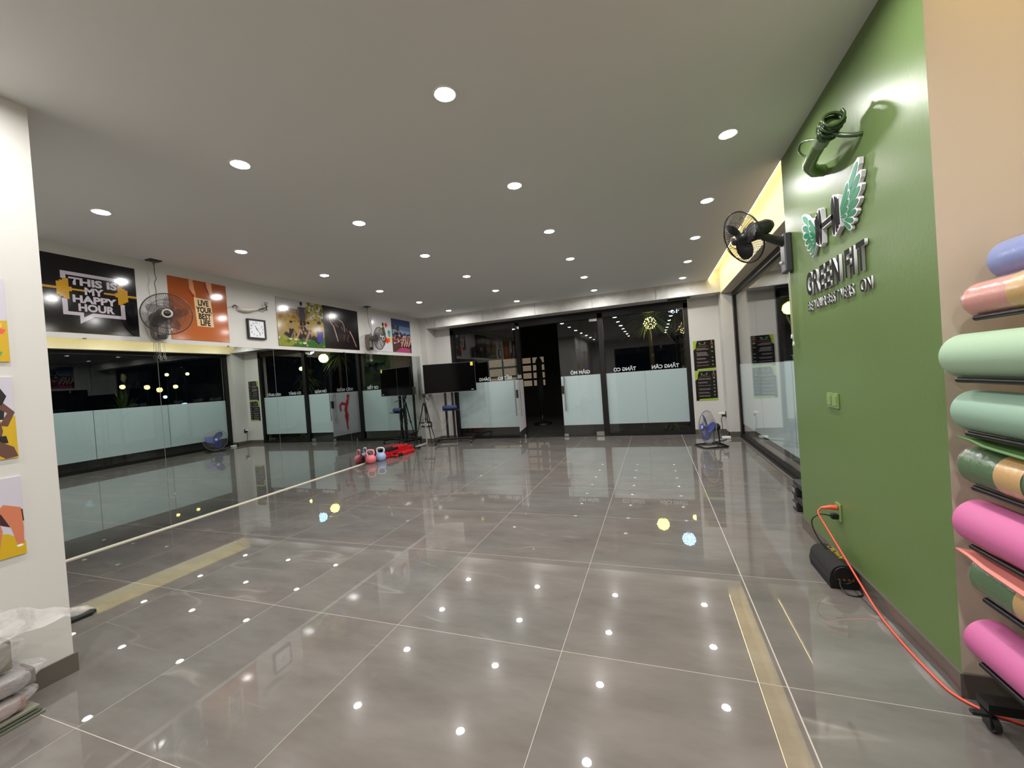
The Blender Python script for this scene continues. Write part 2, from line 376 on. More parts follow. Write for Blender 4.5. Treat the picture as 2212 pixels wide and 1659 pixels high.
# ------------------------------------------------------------------ mirror
mir = thing('wall_mirror', 'tall frameless mirror in wide panels covering the lower left wall', 'mirror', (MX, 0, 0))
my = [1.25, 1.53, 3.03, 4.54, 6.04, 7.57, 8.57]
for a, b in zip(my[:-1], my[1:]):
    MB().box((0.0005, a+0.0025, 0.012), (0.006, b-0.0025, 2.13)).build('mirror_panel', M_MIRROR, mir)
MB().box((0.0005, 1.25, 0), (0.02, 8.57, 0.012)).build('bottom_channel', mat('cream_channel', srgb(240, 232, 214), 0.4), mir)
mc = mat('mirror_clip', srgb(120, 116, 110), 0.3, metal=0.6)
for yy in (2.4, 3.85, 6.0, 6.6): MB().box((0.0, yy, 2.128), (0.014, yy+0.025, 2.142)).build('clip', mc, mir)

# ------------------------------------------------------------------ glass front
w1 = sempty('window_1', 'black framed glass front with frosted film bands')
FT = 2.74
def frame(M, p0, p1, parent, name='frame_bar'): return MB().box(p0, p1).build(name, M, parent)
for (x0, x1, z0, z1) in ((-4.79, -4.70, 0, FT), (-3.06, -2.96, 0, FT), (-1.12, -1.01, 0, FT), (0.65, 0.735, 0, FT), (-4.79, 0.735, FT-0.10, SOF), (-4.70, -3.06, 0, 0.06), (-1.01, 0.65, 0, 0.06)):
    frame(M_FRAME, (x0, FY-0.05, z0), (x1, FY+0.06, z1), w1)
frame(mat('stone_sill', srgb(52, 48, 44), 0.25), (-2.96, FY-0.05, 0), (-1.12, FY+0.06, 0.012), w1, 'threshold')
def pane(x0, x1, z0, z1, y, parent, M=M_GLASS): return MB().box((x0, y-0.005, z0), (x1, y+0.005, z1)).build('pane', M, parent)
def film(x0, x1, z0, z1, y, parent): return MB().box((x0, y+0.0055, z0), (x1, y+0.0065, z1)).build('frosted_film', M_FILM, parent)
pane(-1.01, 0.65, 0.06, FT-0.10, FY, w1); film(-1.005, -0.19, 0.262, 1.392, FY, w1); film(-0.187, 0.645, 0.262, 1.392, FY, w1)
pane(-4.70, -3.06, 0.06, FT-0.10, FY, w1); film(-4.695, -3.89, 0.262, 1.392, FY, w1); film(-3.887, -3.065, 0.262, 1.392, FY, w1)
M_LET = mat('white_vinyl', srgb(225, 228, 230), 0.6)
def lettering(body, xc, zc, size, parent, M=None):
    me = text_mesh(body, size, 0.0, [M_LET], bold=0.0035); a, b = mesh_w(me)
    for v in me.vertices: v.co.x -= (a+b)/2
    T = M if M is not None else axes((xc, FY+0.0075, zc), (-1, 0, 0), (0, 0, 1), (0, 1, 0))
    o = link('lettering', me, parent, T); o['label'] = 'white vinyl words '+body+' seen mirrored from inside'; return o
lettering('TĂNG CÂN', 0.235, 1.425, 0.105, w1); lettering('TĂNG CƠ', -0.60, 1.425, 0.105, w1); lettering('SIẾT EO', -3.42, 1.425, 0.105, w1); lettering('DÁNG', -3.95, 1.425, 0.105, w1)

def handle(parent, x, z0, z1, ysides=(-0.055, 0.055)):
    for ys in ysides:
        m = MB().cyl((x, ys, z0), (x, ys, z1), 0.014, n=12)
        for z in (z0+0.09, z1-0.09): m.cyl((x, 0, z), (x, ys, z), 0.008, n=8)
        m.build('handle', M_STEEL, parent)
def leaf(name, label, loc, rz, x1, flip, words, art=False):
    """glass door leaf, hinge at local x = 0, free edge at local x = x1"""
    d = sempty(name, label, loc, rz)
    s = 1 if x1 > 0 else -1
    a, b = (0.006*s, x1)
    lo, hi = min(a, b), max(a, b)
    MB().box((lo, -0.006, 0.012), (hi, 0.006, FT-0.11)).build('pane', M_GLASS, d)
    MB().box((lo+0.004, 0.0062, 0.262), (hi-0.004, 0.0072, 1.392)).build('frosted_film', M_FILM if not art else mat('white_print', srgb(214, 210, 216), 0.4), d)
    for z0, z1 in ((0.006, 0.10), (FT-0.16, FT-0.105)):
        m = MB().box((min(a, a+0.17*s), -0.016, z0), (max(a, a+0.17*s), 0.016, z1)).build('patch_fitting', M_STEEL, d)
    MB().box((min(b, b-0.10*s), -0.016, 0.012), (max(b, b-0.10*s), 0.016, 0.07)).build('patch_fitting', M_STEEL, d)
    handle(d, x1-0.085*s, 0.60, 1.40)
    MB().bbox((min(x1, x1-0.06*s), -0.022, 1.0), (max(x1, x1-0.06*s), 0.022, 1.18), 0.006).build('lock', M_BLACK, d)
    T = axes((x1*0.5, 0.0085, 1.425), (-1, 0, 0), (0, 0, 1), (0, 1, 0))
    lettering(words, 0, 0, 0.105, d, T)
    return d
d1 = leaf('door_1', 'closed right leaf of the frameless glass door', (-1.125, FY, 0), 0, -0.915, False, 'GIẢM MỠ')
d2 = leaf('door_2', 'open left leaf of the glass door swung into the room', (-2.96, FY-0.01, 0), -1.42, 0.915, False, 'GIẢM CÂN', art=True)
# red dancer printed on the open leaf, seen on its outer face
dm = MB()
body = [(0.40,1.33),(0.43,1.30),(0.42,1.22),(0.47,1.12),(0.50,1.02),(0.53,0.92),(0.50,0.84),(0.53,0.76),(0.50,0.64),(0.49,0.52),(0.47,0.40),(0.45,0.36),(0.44,0.42),(0.45,0.54),(0.42,0.66),(0.41,0.78),(0.44,0.88),(0.43,0.98),(0.39,1.08),(0.36,1.18),(0.33,1.30),(0.36,1.34)]
dm.prism(body, -0.0005, 0.0005, axes((0, -0.0068, 0), (1,0,0), (0,0,1), (0,-1,0)))
dm.prism([(0.48,1.10),(0.60,1.14),(0.68,1.06),(0.66,0.90),(0.62,0.91),(0.63,1.04),(0.58,1.08),(0.50,1.04)], -0.0005, 0.0005, axes((0, -0.0068, 0), (1,0,0), (0,0,1), (0,-1,0)))
dm.build('dancer_print', mat('red_print', srgb(165, 18, 36), 0.4), d2)

# ------------------------------------------------------------------ side window
w2 = sempty('window_2', 'black framed side window with a frosted film band')
WX = 1.52
for a, b in (((1.49, 8.60, 0.0), (1.56, 8.72, 2.78)), ((1.49, GY1, 0.0), (1.56, GY1+0.08, 2.78)), ((1.49, GY1+0.08, 0.0), (1.56, 8.60, 0.075)), ((1.49, GY1+0.08, 2.69), (1.56, 8.60, 2.78))):
    frame(M_FRAME, a, b, w2)
frame(M_FRAME, (1.47, GY1+0.08, 0.0), (1.49, 8.66, 0.03), w2, 'sill_track')
for y0, y1 in ((GY1+0.08, 5.55), (5.555, 7.07), (7.075, 8.60)):
    MB().box((WX-0.005, y0, 0.075), (WX+0.005, y1, 2.69)).build('pane', M_GLASS, w2)
    MB().box((WX+0.0055, y0+0.002, 0.262), (WX+0.0065, y1-0.002, 1.392)).build('frosted_film', M_FILM, w2)

# ------------------------------------------------------------------ cove strips
M_LED = mat('warm_led', (1, 0.8, 0.35), 0.5, emit=(1.0, 0.84, 0.40), estr=LED_STRENGTH)
for i, (y0, y1, lb) in enumerate(((GY1+0.03, 8.66, 'warm yellow LED strip in the cove above the side window'), (-2.0, GY0-0.05, 'warm yellow LED strip in the cove above the beige wall'))):
    t = thing('led_strip', lb, 'light strip', (1.085, 0, CEIL+0.015))
    MB().box((0.0152, y0, -0.014), (0.0165, y1, 0.0)).build('backing', M_WHITEP, t)
    MB().box((0.0165, y0, -0.013), (0.0185, y1, -0.001)).build('diodes', M_LED, t)

t = thing('led_strip', 'warm yellow LED strip washing the top of the beige wall', 'light strip', (1.12, 1.99, 3.24))
MB().box((0.0, -0.002, -0.016), (0.49, 0.006, 0.0)).build('backing', M_WHITEP, t)
MB().box((0.0, 0.006, -0.014), (0.49, 0.009, -0.002)).build('diodes', M_LED, t)

# ------------------------------------------------------------------ downlights
M_DIFF = mat('lit_diffuser', (1, 1, 1), 0.5, emit=(1.0, 0.97, 0.92), estr=60.0)
LX = [-4.275, -2.647, -1.019, 0.609]; LY = [2.095+1.2151*j for j in range(-3, 6)]
rownames = ['row nearest the mirror', 'second row from the mirror', 'third row from the mirror', 'row nearest the green wall']
ring_me = MB().lathe([(0.052, -0.001), (0.056, -0.006), (0.064, -0.007), (0.070, -0.003), (0.070, 0.0)], 28).mesh('trim_ring', M_WHITEP)
diff_me = MB().lathe([(0.0005, -0.0115), (0.03, -0.011), (0.047, -0.009), (0.053, -0.004)], 28).mesh('diffuser', M_DIFF)
lamp = bpy.data.lights.new('downlight_lamp', 'AREA'); lamp.shape = 'DISK'; lamp.size = 0.09; lamp.energy = DOWNLIGHT_W; lamp.color = DOWNLIGHT_COL; lamp.spread = math.radians(172)
for i, x in enumerate(LX):
    n = len(LY)
    for j, y in enumerate(LY):
        if x < -3.1 and y < 1.4: continue
        k = n-1-j
        t = thing('downlight', 'round recessed ceiling downlight, %s from the far wall in the %s' % (ordinal(k), rownames[i]), 'downlight', (x, y, CEIL), group='recessed ceiling downlights')
        link('trim_ring', ring_me, t); link('diffuser', diff_me, t)
        lo = link('lamp', lamp, t, Matrix.Translation((0, 0, -0.0135)))

# ------------------------------------------------------------------ printed boards
def cmat(rgb, rough=0.22):
    return mat('print_%d_%d_%d' % rgb, srgb(*rgb), rough, bump=0.04, bscale=14)
def board(name, label, cat, M, w, h, bg, shapes=(), texts=(), group=None, depth=0.006, rough=0.13, edge=None, bold=0.028):
    """flat printed board; M places local (0,0) at its lower left corner, z outwards.
    shapes: (colour, polygon in 0..1 board units); texts: (body, x, y, size, colour, sx)"""
    t = thing(name, label, cat, M=M, group=group)
    MB().box((0, 0, 0), (w, h, depth)).build('board', edge or cmat(bg, rough), t)
    cols = []; m = MB(); z = depth
    if edge: cols.append(bg); m._add([(0.0,0.0,z+0.0003),(w,0,z+0.0003),(w,h,z+0.0003),(0,h,z+0.0003)], [(0,1,2,3)], 0)
    for k, (c, poly) in enumerate(shapes):
        if c not in cols: cols.append(c)
        zz = z+0.0005+0.00005*k
        m._add([(min(max(p[0], 0), 1)*w, min(max(p[1], 0), 1)*h, zz) for p in poly], [tuple(range(len(poly)))], cols.index(c))
    if m.f:
        me = m.mesh('print', [cmat(c, rough) for c in cols])
        for p in me.polygons:
            if p.normal.z < 0: p.flip()
        link('print', me, t)
    for body, x, y, size, c, sxx in texts:
        me = text_mesh(body, size, 0.0, [cmat(c, rough)], bold=size*bold, sx=1.0 if sxx < 0 else sxx); a, b = mesh_w(me)
        if sxx < 0:
            q = -sxx*w/(b-a)
            for v in me.vertices: v.co.x *= q
            a *= q; b *= q
        link('lettering', me, t, Matrix.Translation((x*w-(a+b)/2, y*h, z+0.0009+0.00005*len(shapes))))
    return t
def rect(x0, y0, x1, y1): return [(x0, y0), (x1, y0), (x1, y1), (x0, y1)]
def ell(cx, cy, rx, ry, n=14, a0=0.0): return [(cx+rx*math.cos(a0+2*PI*i/n), cy+ry*math.sin(a0+2*PI*i/n)) for i in range(n)]
def limb(p, r):
    """tapered stroke through points p with half widths r"""
    L = []; Rr = []
    for i, (x, y) in enumerate(p):
        x0, y0 = p[max(i-1, 0)]; x1, y1 = p[min(i+1, len(p)-1)]; dx, dy = x1-x0, y1-y0; d = math.hypot(dx, dy) or 1; nx, ny = -dy/d*r[i], dx/d*r[i]
        L.append((x+nx, y+ny)); Rr.append((x-nx, y-ny))
    return L+Rr[::-1]
def blotches(cols, n, x0, y0, x1, y1, r0, r1, seed):
    rg = random.Random(seed); out = []
    for _ in range(n):
        cx, cy, r = rg.uniform(x0, x1), rg.uniform(y0, y1), rg.uniform(r0, r1); k = rg.randint(6, 9)
        out.append((rg.choice(cols), [(cx+r*rg.uniform(.6, 1.2)*math.cos(2*PI*i/k), cy+r*rg.uniform(.6, 1.2)*math.sin(2*PI*i/k)) for i in range(k)]))
    return out
def left_board(y0, z0): return axes((MX+0.0005, y0, z0), (0,1,0), (0,0,1), (1,0,0))
LIL = (176, 168, 178); GOLD = (178, 134, 34)
def flip_poly(p): return p
# 1 happy hour
S = []
def S_(c, p): S.append((c, p))
S_(LIL, [(0.20,0.80),(0.85,0.80),(0.85,0.70),(0.80,0.70),(0.80,0.755),(0.25,0.755),(0.25,0.70),(0.20,0.70)])
S_(LIL, [(0.20,0.44),(0.25,0.44),(0.25,0.275),(0.40,0.275),(0.40,0.21),(0.49,0.275),(0.80,0.275),(0.80,0.44),(0.85,0.44),(0.85,0.23),(0.51,0.23),(0.36,0.12),(0.36,0.23),(0.20,0.23)])
for c0, s in ((0.185, 1), (0.865, -1)):
    S_(GOLD, rect(min(c0-0.16*s, c0-0.03*s), 0.555, max(c0-0.16*s, c0-0.03*s), 0.585))
    S_(GOLD, rect(min(c0+0.09*s, c0+0.24*s), 0.558, max(c0+0.09*s, c0+0.24*s), 0.582))
    for k, hh in ((-0.03, 0.085), (0.0, 0.105), (0.03, 0.125), (0.055, 0.135)):
        xa, xb = c0+k*s, c0+(k+0.032)*s
        S_(GOLD, rect(min(xa, xb), 0.57-hh, max(xa, xb), 0.57+hh))
    xa, xb = c0+0.085*s, c0+0.115*s
    S_(GOLD, rect(min(xa, xb), 0.54, max(xa, xb), 0.60))
board('motivation_poster', 'black poster reading this is my happy hour with a gold barbell', 'poster', left_board(2.12, 2.19), 0.758, 0.754, (12, 10, 12), S,
      [('THIS IS', 0.525, 0.638, 0.098, LIL, -0.50), ('MY', 0.525, 0.522, 0.098, LIL, -0.20), ('HAPPY', 0.53, 0.408, 0.098, LIL, -0.46), ('HOUR', 0.54, 0.297, 0.098, LIL, -0.38)], rough=0.1, bold=0.045)
# 2 live your best life
TAN = (214, 186, 142)
S = [((172, 92, 44), rect(0, 0, 1, 0.5)), ((156, 78, 36), rect(0, 0.5, 1, 1)), ((214, 150, 110), limb([(0.37,1.0),(0.38,0.86),(0.41,0.78),(0.42,0.70)], [0.035,0.04,0.028,0.015])), ((150, 50, 22), limb([(0.33,0.80),(0.40,0.74),(0.40,0.68)], [0.012,0.02,0.01])),
     ((214, 160, 122), limb([(0.68,1.0),(0.69,0.88),(0.71,0.78),(0.70,0.70)], [0.05,0.045,0.03,0.02])), ((150, 46, 20), limb([(0.60,0.97),(0.66,0.82),(0.70,0.68),(0.71,0.60)], [0.012,0.02,0.018,0.01])),
     (TAN, [(0.40,0.715),(0.70,0.70),(0.72,0.24),(0.43,0.24)])]
board('motivation_poster', 'orange poster reading live your best life on a tan card', 'poster', left_board(3.198, 2.187), 0.692, 0.76, (184, 80, 28), S,
      [('LIVE', 0.56, 0.59, 0.098, (30, 22, 18), 0.72), ('YOUR', 0.565, 0.475, 0.098, (30, 22, 18), 0.68), ('BEST', 0.57, 0.365, 0.098, (30, 22, 18), 0.72), ('LIFE', 0.575, 0.26, 0.098, (30, 22, 18), 0.74)], rough=0.1, bold=0.04)
# 3 outdoor training
rg = random.Random(3)
S = [((168, 164, 166), rect(0, 0.62, 1, 1)), ((150, 118, 62), [(0,0.66),(0.2,0.74),(0.45,0.72),(0.6,0.78),(0.6,0.5),(0,0.5)]), ((120, 104, 84), rect(0.24, 0.68, 0.44, 0.80))]
S += blotches([(104, 104, 34), (130, 122, 44), (74, 82, 24), (150, 132, 60)], 46, 0.60, 0.62, 1.0, 0.98, 0.02, 0.06, 5)
S += blotches([(138, 112, 56), (158, 128, 72), (120, 96, 46)], 26, 0.02, 0.52, 0.55, 0.70, 0.02, 0.05, 6)
S += [((150, 130, 72), rect(0, 0.26, 1, 0.52)), ((128, 130, 44), rect(0, 0, 0.45, 0.27)), ((52, 98, 44), [(0.25,0),(1,0),(1,0.24),(0.5,0.2)])]
S += blotches([(142, 140, 56), (112, 120, 44), (62, 100, 52)], 30, 0.0, 0.02, 1.0, 0.2, 0.015, 0.04, 7)
SK = [(150, 118, 96), (120, 92, 76), (168, 132, 108)]
S += [((62, 58, 64), limb([(0.505,0.86),(0.51,0.70),(0.52,0.55)], [0.07,0.075,0.05])), ((48, 40, 44), limb([(0.48,0.56),(0.48,0.42),(0.48,0.33)], [0.03,0.028,0.022])), ((48, 40, 44), limb([(0.55,0.56),(0.555,0.42),(0.56,0.33)], [0.03,0.028,0.022])), ((96, 68, 58), ell(0.505, 0.925, 0.028, 0.045)), ((34, 26, 26), ell(0.505, 0.945, 0.028, 0.03)),
      ((110, 82, 72), limb([(0.44,0.82),(0.42,0.70),(0.44,0.62)], [0.02,0.018,0.015])), ((110, 82, 72), limb([(0.575,0.82),(0.60,0.70),(0.585,0.6)], [0.02,0.018,0.015]))]
for k, (x, y, sc, c) in enumerate(((0.20, 0.30, 0.9, (40, 36, 40)), (0.42, 0.28, 0.85, (44, 38, 42)), (0.56, 0.30, 1.0, (52, 46, 52)), (0.80, 0.27, 1.25, (62, 60, 134)))):
    sk = SK[k % 3]
    S += [(sk, limb([(x-0.02*sc,y-0.1*sc),(x-0.12*sc,y+0.06*sc),(x-0.2*sc,y-0.13*sc)], [0.035*sc,0.032*sc,0.022*sc])), ((44, 36, 34), limb([(x+0.06*sc,y-0.12*sc),(x-0.08*sc,y-0.03*sc)], [0.045*sc,0.04*sc])),
          (c, limb([(x+0.06*sc,y-0.12*sc),(x+0.08*sc,y+0.08*sc)], [0.05*sc,0.055*sc])), (sk, limb([(x+0.08*sc,y+0.08*sc),(x+0.0*sc,y+0.16*sc),(x+0.08*sc,y+0.2*sc)], [0.025*sc,0.022*sc,0.02*sc])), (sk, ell(x+0.06*sc, y+0.21*sc, 0.03*sc, 0.045*sc)), ((40, 28, 24), ell(x+0.07*sc, y+0.235*sc, 0.033*sc, 0.03*sc)), ((200, 200, 200), ell(x-0.22*sc, y-0.15*sc, 0.035*sc, 0.018*sc))]
board('photo_board', 'photo board of a trainer standing over people doing sit-ups on grass', 'photo board', left_board(4.648, 2.19), 0.922, 0.755, (150, 130, 70), S)
# 4 dark athlete
HI = (170, 138, 124); MIDT = (84, 56, 48)
S = [((26, 20, 22), [(0,0),(1,0),(1,0.22),(0,0.16)])]
for pts, r, c in (([(0.22,0.88),(0.16,0.74),(0.19,0.62),(0.27,0.52)], [0.012,0.012,0.010,0.010], HI), ([(0.22,0.88),(0.27,0.80),(0.31,0.70)], [0.010,0.010,0.012], HI), ([(0.26,0.55),(0.31,0.38),(0.36,0.18)], [0.016,0.014,0.010], HI), ([(0.40,0.72),(0.52,0.66),(0.56,0.58),(0.57,0.42)], [0.012,0.012,0.010,0.006], HI),
                  ([(0.30,0.60),(0.40,0.52)], [0.03,0.02], MIDT), ([(0.48,0.56),(0.52,0.46)], [0.03,0.02], MIDT), ([(0.55,0.36),(0.53,0.20)], [0.012,0.008], MIDT), ([(0.72,0.46),(0.80,0.32),(0.90,0.08)], [0.014,0.012,0.008], HI), ([(0.68,0.36),(0.64,0.22),(0.68,0.18)], [0.010,0.012,0.016], MIDT), ([(0.60,0.52),(0.66,0.44)], [0.02,0.014], MIDT), ([(0.20,0.72),(0.26,0.62)], [0.022,0.02], (120, 80, 66))):
    S.append((c, limb(pts, r)))
board('photo_board', 'dark photo board of an athlete crouched at a start line', 'photo board', left_board(5.572, 2.195), 0.873, 0.752, (20, 15, 17), S, rough=0.16)
# 5 colour splash
S = blotches([(214, 196, 90), (226, 206, 120)], 5, 0.35, 0.62, 0.55, 0.72, 0.04, 0.08, 11)+blotches([(206, 66, 38), (220, 96, 48)], 6, 0.62, 0.22, 0.86, 0.36, 0.05, 0.09, 12)+blotches([(206, 66, 38)], 2, 0.68, 0.72, 0.74, 0.78, 0.05, 0.08, 13)+blotches([(60, 140, 124), (96, 170, 150)], 6, 0.80, 0.45, 0.92, 0.62, 0.04, 0.07, 14)+blotches([(206, 206, 60)], 3, 0.86, 0.30, 0.95, 0.42, 0.03, 0.05, 15)
S += [((40, 44, 40), limb([(0.55,0.70),(0.58,0.5),(0.55,0.3)], [0.05,0.09,0.05])), ((40, 44, 40), ell(0.55, 0.77, 0.05, 0.06))]
board('photo_board', 'white board with a splash of orange, yellow and teal paint behind the wall fan', 'photo board', left_board(6.855, 2.20), 0.656, 0.748, (206, 203, 208), S)
# 6 yoga crowd
S = [((44, 62, 104), rect(0, 0.78, 1, 1)), ((84, 106, 146), rect(0, 0.66, 1, 0.8)), ((128, 142, 166), rect(0, 0.56, 1, 0.67)), ((86, 62, 56), rect(0, 0, 1, 0.5)), ((172, 70, 112), [(0.1,0),(0.92,0),(0.9,0.12),(0.48,0.16)])]
S += blotches([(36, 34, 34), (48, 44, 40), (30, 30, 34)], 30, 0.0, 0.52, 0.36, 0.80, 0.03, 0.06, 21)+blotches([(52, 50, 52), (40, 38, 40)], 14, 0.4, 0.52, 1.0, 0.62, 0.02, 0.04, 22)
S += blotches([(190, 150, 140), (170, 122, 112), (220, 200, 196), (60, 40, 46), (36, 28, 34), (150, 80, 90)], 90, 0.02, 0.28, 0.98, 0.52, 0.015, 0.04, 23)
S += [((182, 96, 120), rect(0.05, 0.36, 0.4, 0.39))]
for x in (0.55, 0.68, 0.80, 0.92): S += [((192, 150, 138), limb([(x-0.1,0.18),(x,0.34),(x+0.04,0.52)], [0.03,0.03,0.02])), ((34, 28, 34), limb([(x-0.02,0.16),(x+0.06,0.24)], [0.04,0.035])), ((200, 170, 160), ell(x+0.03, 0.50, 0.02, 0.03))]
board('photo_board', 'photo board of a yoga class stretching on pink mats under blue sky', 'photo board', left_board(7.513, 2.205), 0.722, 0.743, (60, 78, 120), S)

# boards on the near left wall
def near_board(z0): return axes((-3.0795, 0.50, z0), (0,1,0), (0,0,1), (1,0,0))
W_EDGE = mat('white_board_edge', srgb(214, 211, 206), 0.5)
sky = (192, 188, 200); yel = (196, 160, 22)
S = [(sky, rect(0, 0.45, 1, 1)), (yel, [(0,0),(1,0),(1,0.5),(0.8,0.46),(0.4,0.3),(0,0.3)]), ((214, 84, 70), limb([(0.5,0.5),(0.8,0.42),(0.98,0.36)], [0.05,0.04,0.03])), ((86, 150, 90), limb([(0.7,0.16),(0.95,0.08)], [0.05,0.04])), ((226, 180, 90), ell(0.93, 0.44, 0.04, 0.05))]
board('fitness_photo', 'small fitness photo board highest on the white wall end', 'photo board', near_board(1.69), 0.59, 0.42, sky, S, edge=W_EDGE, rough=0.5)
SKD = (96, 62, 52)
S = [(sky, rect(0, 0.55, 1, 1)), (yel, [(0,0),(1,0),(1,0.52),(0.7,0.3),(0,0.3)]), (SKD, limb([(0.80,0.60),(0.84,0.34),(0.80,0.18)], [0.10,0.085,0.10])), ((20, 16, 18), limb([(0.84,0.64),(0.84,0.48)], [0.105,0.095])), ((20, 16, 18), limb([(0.84,0.28),(0.84,0.19)], [0.10,0.11])), (SKD, limb([(0.82,0.2),(0.93,0.1),(0.97,0.0)], [0.07,0.06,0.045])), (SKD, limb([(0.78,0.2),(0.76,0.1),(0.74,0.0)], [0.07,0.06,0.05])),
     (SKD, limb([(0.90,0.68),(0.985,0.56),(0.93,0.40)], [0.035,0.03,0.025])), ((60, 38, 34), ell(0.84, 0.78, 0.05, 0.09)), ((22, 16, 16), limb([(0.78,0.86),(0.88,0.88),(0.92,0.76),(0.90,0.66)], [0.04,0.05,0.04,0.03]))]
board('fitness_photo', 'photo board of a woman in black sportswear with a hand on her hip', 'photo board', near_board(1.203), 0.59, 0.41, sky, S, edge=W_EDGE, rough=0.5)
SKP = (196, 116, 84)
S = [(sky, rect(0, 0.42, 1, 1)), (yel, [(0,0),(1,0),(1,0.16),(0.9,0.3),(0.5,0.42),(0,0.5)]), ((60, 26, 34), limb([(0.80,0.55),(0.93,0.50),(0.97,0.40)], [0.07,0.10,0.06])), (SKP, limb([(0.86,0.62),(0.93,0.58),(0.96,0.35),(0.97,0.14)], [0.06,0.06,0.035,0.02])), (SKP, limb([(0.80,0.56),(0.83,0.34),(0.82,0.10)], [0.05,0.045,0.03])), ((214, 130, 70), ell(0.78, 0.60, 0.055, 0.09)), ((224, 150, 70), limb([(0.77,0.70),(0.82,0.60),(0.84,0.48)], [0.03,0.03,0.012])), ((230, 230, 232), ell(0.965, 0.12, 0.02, 0.015))]
board('fitness_photo', 'photo board of a blonde runner bending to the start, lowest on the wall end', 'photo board', near_board(0.713), 0.59, 0.395, sky, S, edge=W_EDGE, rough=0.5)

# rule posters at the far right
LIME = (150, 178, 60); PK = (20, 14, 14); GR = (128, 122, 126)
def rules(rows, seed):
    rg = random.Random(seed)
    S = [(LIME, [(0,1),(0.20,1),(0.13,0.86),(0.12,0.76),(0.04,0.70),(0,0.70)]), (LIME, [(0.14,0.0),(1,0.0),(1,0.07),(0.18,0.055),(0.12,0.03)])]
    for s in (-1, 1):
        S.append(((130, 190, 170), [(0.43+s*0.08,0.905),(0.43+s*0.14,0.935),(0.43+s*0.155,0.955),(0.43+s*0.145,0.91),(0.43+s*0.10,0.893)]))
    S.append(((96, 130, 60), rect(0.27, 0.855, 0.58, 0.872))); S.append(((150, 80, 70), rect(0.18, 0.80, 0.70, 0.812)))
    S += [((150, 116, 96), ell(0.87, 0.95, 0.03, 0.035)), ((130, 100, 84), limb([(0.87,0.90),(0.87,0.80)], [0.06,0.04])), ((34, 22, 20), ell(0.87, 0.845, 0.04, 0.03)), ((150, 130, 60), rect(0.83, 0.735, 0.92, 0.775))]
    for (y, n) in rows:
        for k in range(n): S.append((GR, rect(0.12 if k == 0 else 0.15, y-0.028*k, 0.45+rg.uniform(0.1, 0.28), y-0.028*k+0.013)))
    return S
def far_board(x0, z0): return axes((x0, 9.1295, z0), (1,0,0), (0,0,1), (0,-1,0))
NUM = (120, 170, 140)
r1 = [(0.74, 3), (0.60, 5), (0.40, 2), (0.28, 2), (0.16, 1)]; r2 = [(0.74, 2), (0.62, 2), (0.50, 1), (0.39, 2), (0.27, 2), (0.16, 2)]
board('rules_poster', 'upper black and lime rules poster beside the glass front', 'poster', far_board(0.793, 1.315), 0.402, 0.612, PK, rules(r1, 1), [('%02d' % (i+1), 0.87, y, 0.032, NUM, 1.0) for i, (y, n) in enumerate(r1)])
board('rules_poster', 'lower black and lime rules poster above the floor fan', 'poster', far_board(0.793, 0.695), 0.402, 0.604, PK, rules(r2, 2), [('%02d' % (i+1), 0.87, y, 0.032, NUM, 1.0) for i, (y, n) in enumerate(r2)])

# ------------------------------------------------------------------ wall clock
ck = thing('wall_clock', 'square black-rimmed wall clock with a white dial above the mirror', 'clock', M=left_board(4.146, 2.257))
cw, ch = 0.282, 0.287
MB().bbox((0, 0, 0.0), (cw, ch, 0.022), 0.009).build('case', M_BLACK, ck)
rim = MB()
for a, b in (((0, 0, 0.018), (cw, 0.024, 0.036)), ((0, ch-0.024, 0.018), (cw, ch, 0.036)), ((0, 0.02, 0.018), (0.024, ch-0.02, 0.036)), ((cw-0.024, 0.02, 0.018), (cw, ch-0.02, 0.036))): rim.bbox(a, b, 0.007)
rim.build('rim', M_BLACK, ck)
MB().box((0.022, 0.022, 0.021), (cw-0.022, ch-0.022, 0.0235)).build('dial', mat('dial_white', srgb(222, 224, 230), 0.4), ck)
for h_ in range(1, 13):
    a = PI/2-h_*PI/6; me = text_mesh(str(h_), 0.030, 0.0, [M_BLACK], bold=0.0008); x0, x1 = mesh_w(me)
    link('numeral', me, ck, Matrix.Translation((cw/2+0.092*math.cos(a)-(x0+x1)/2, ch/2+0.092*math.sin(a)-0.010, 0.0242)))
for nm, ang, ln, wd in (('hour_hand', 115, 0.055, 0.006), ('minute_hand', -52, 0.085, 0.0045), ('second_hand', 20, 0.088, 0.0015)):
    a = math.radians(ang); c, s = math.cos(a), math.sin(a)
    T = axes((cw/2, ch/2, 0.0255 if nm != 'second_hand' else 0.027), (c, s, 0), (-s, c, 0), (0, 0, 1))
    MB().prism([(-0.018, -wd*0.6), (ln, -wd*0.4), (ln, wd*0.4), (-0.018, wd*0.6)], 0, 0.001, T).build(nm, M_BLACK, ck)

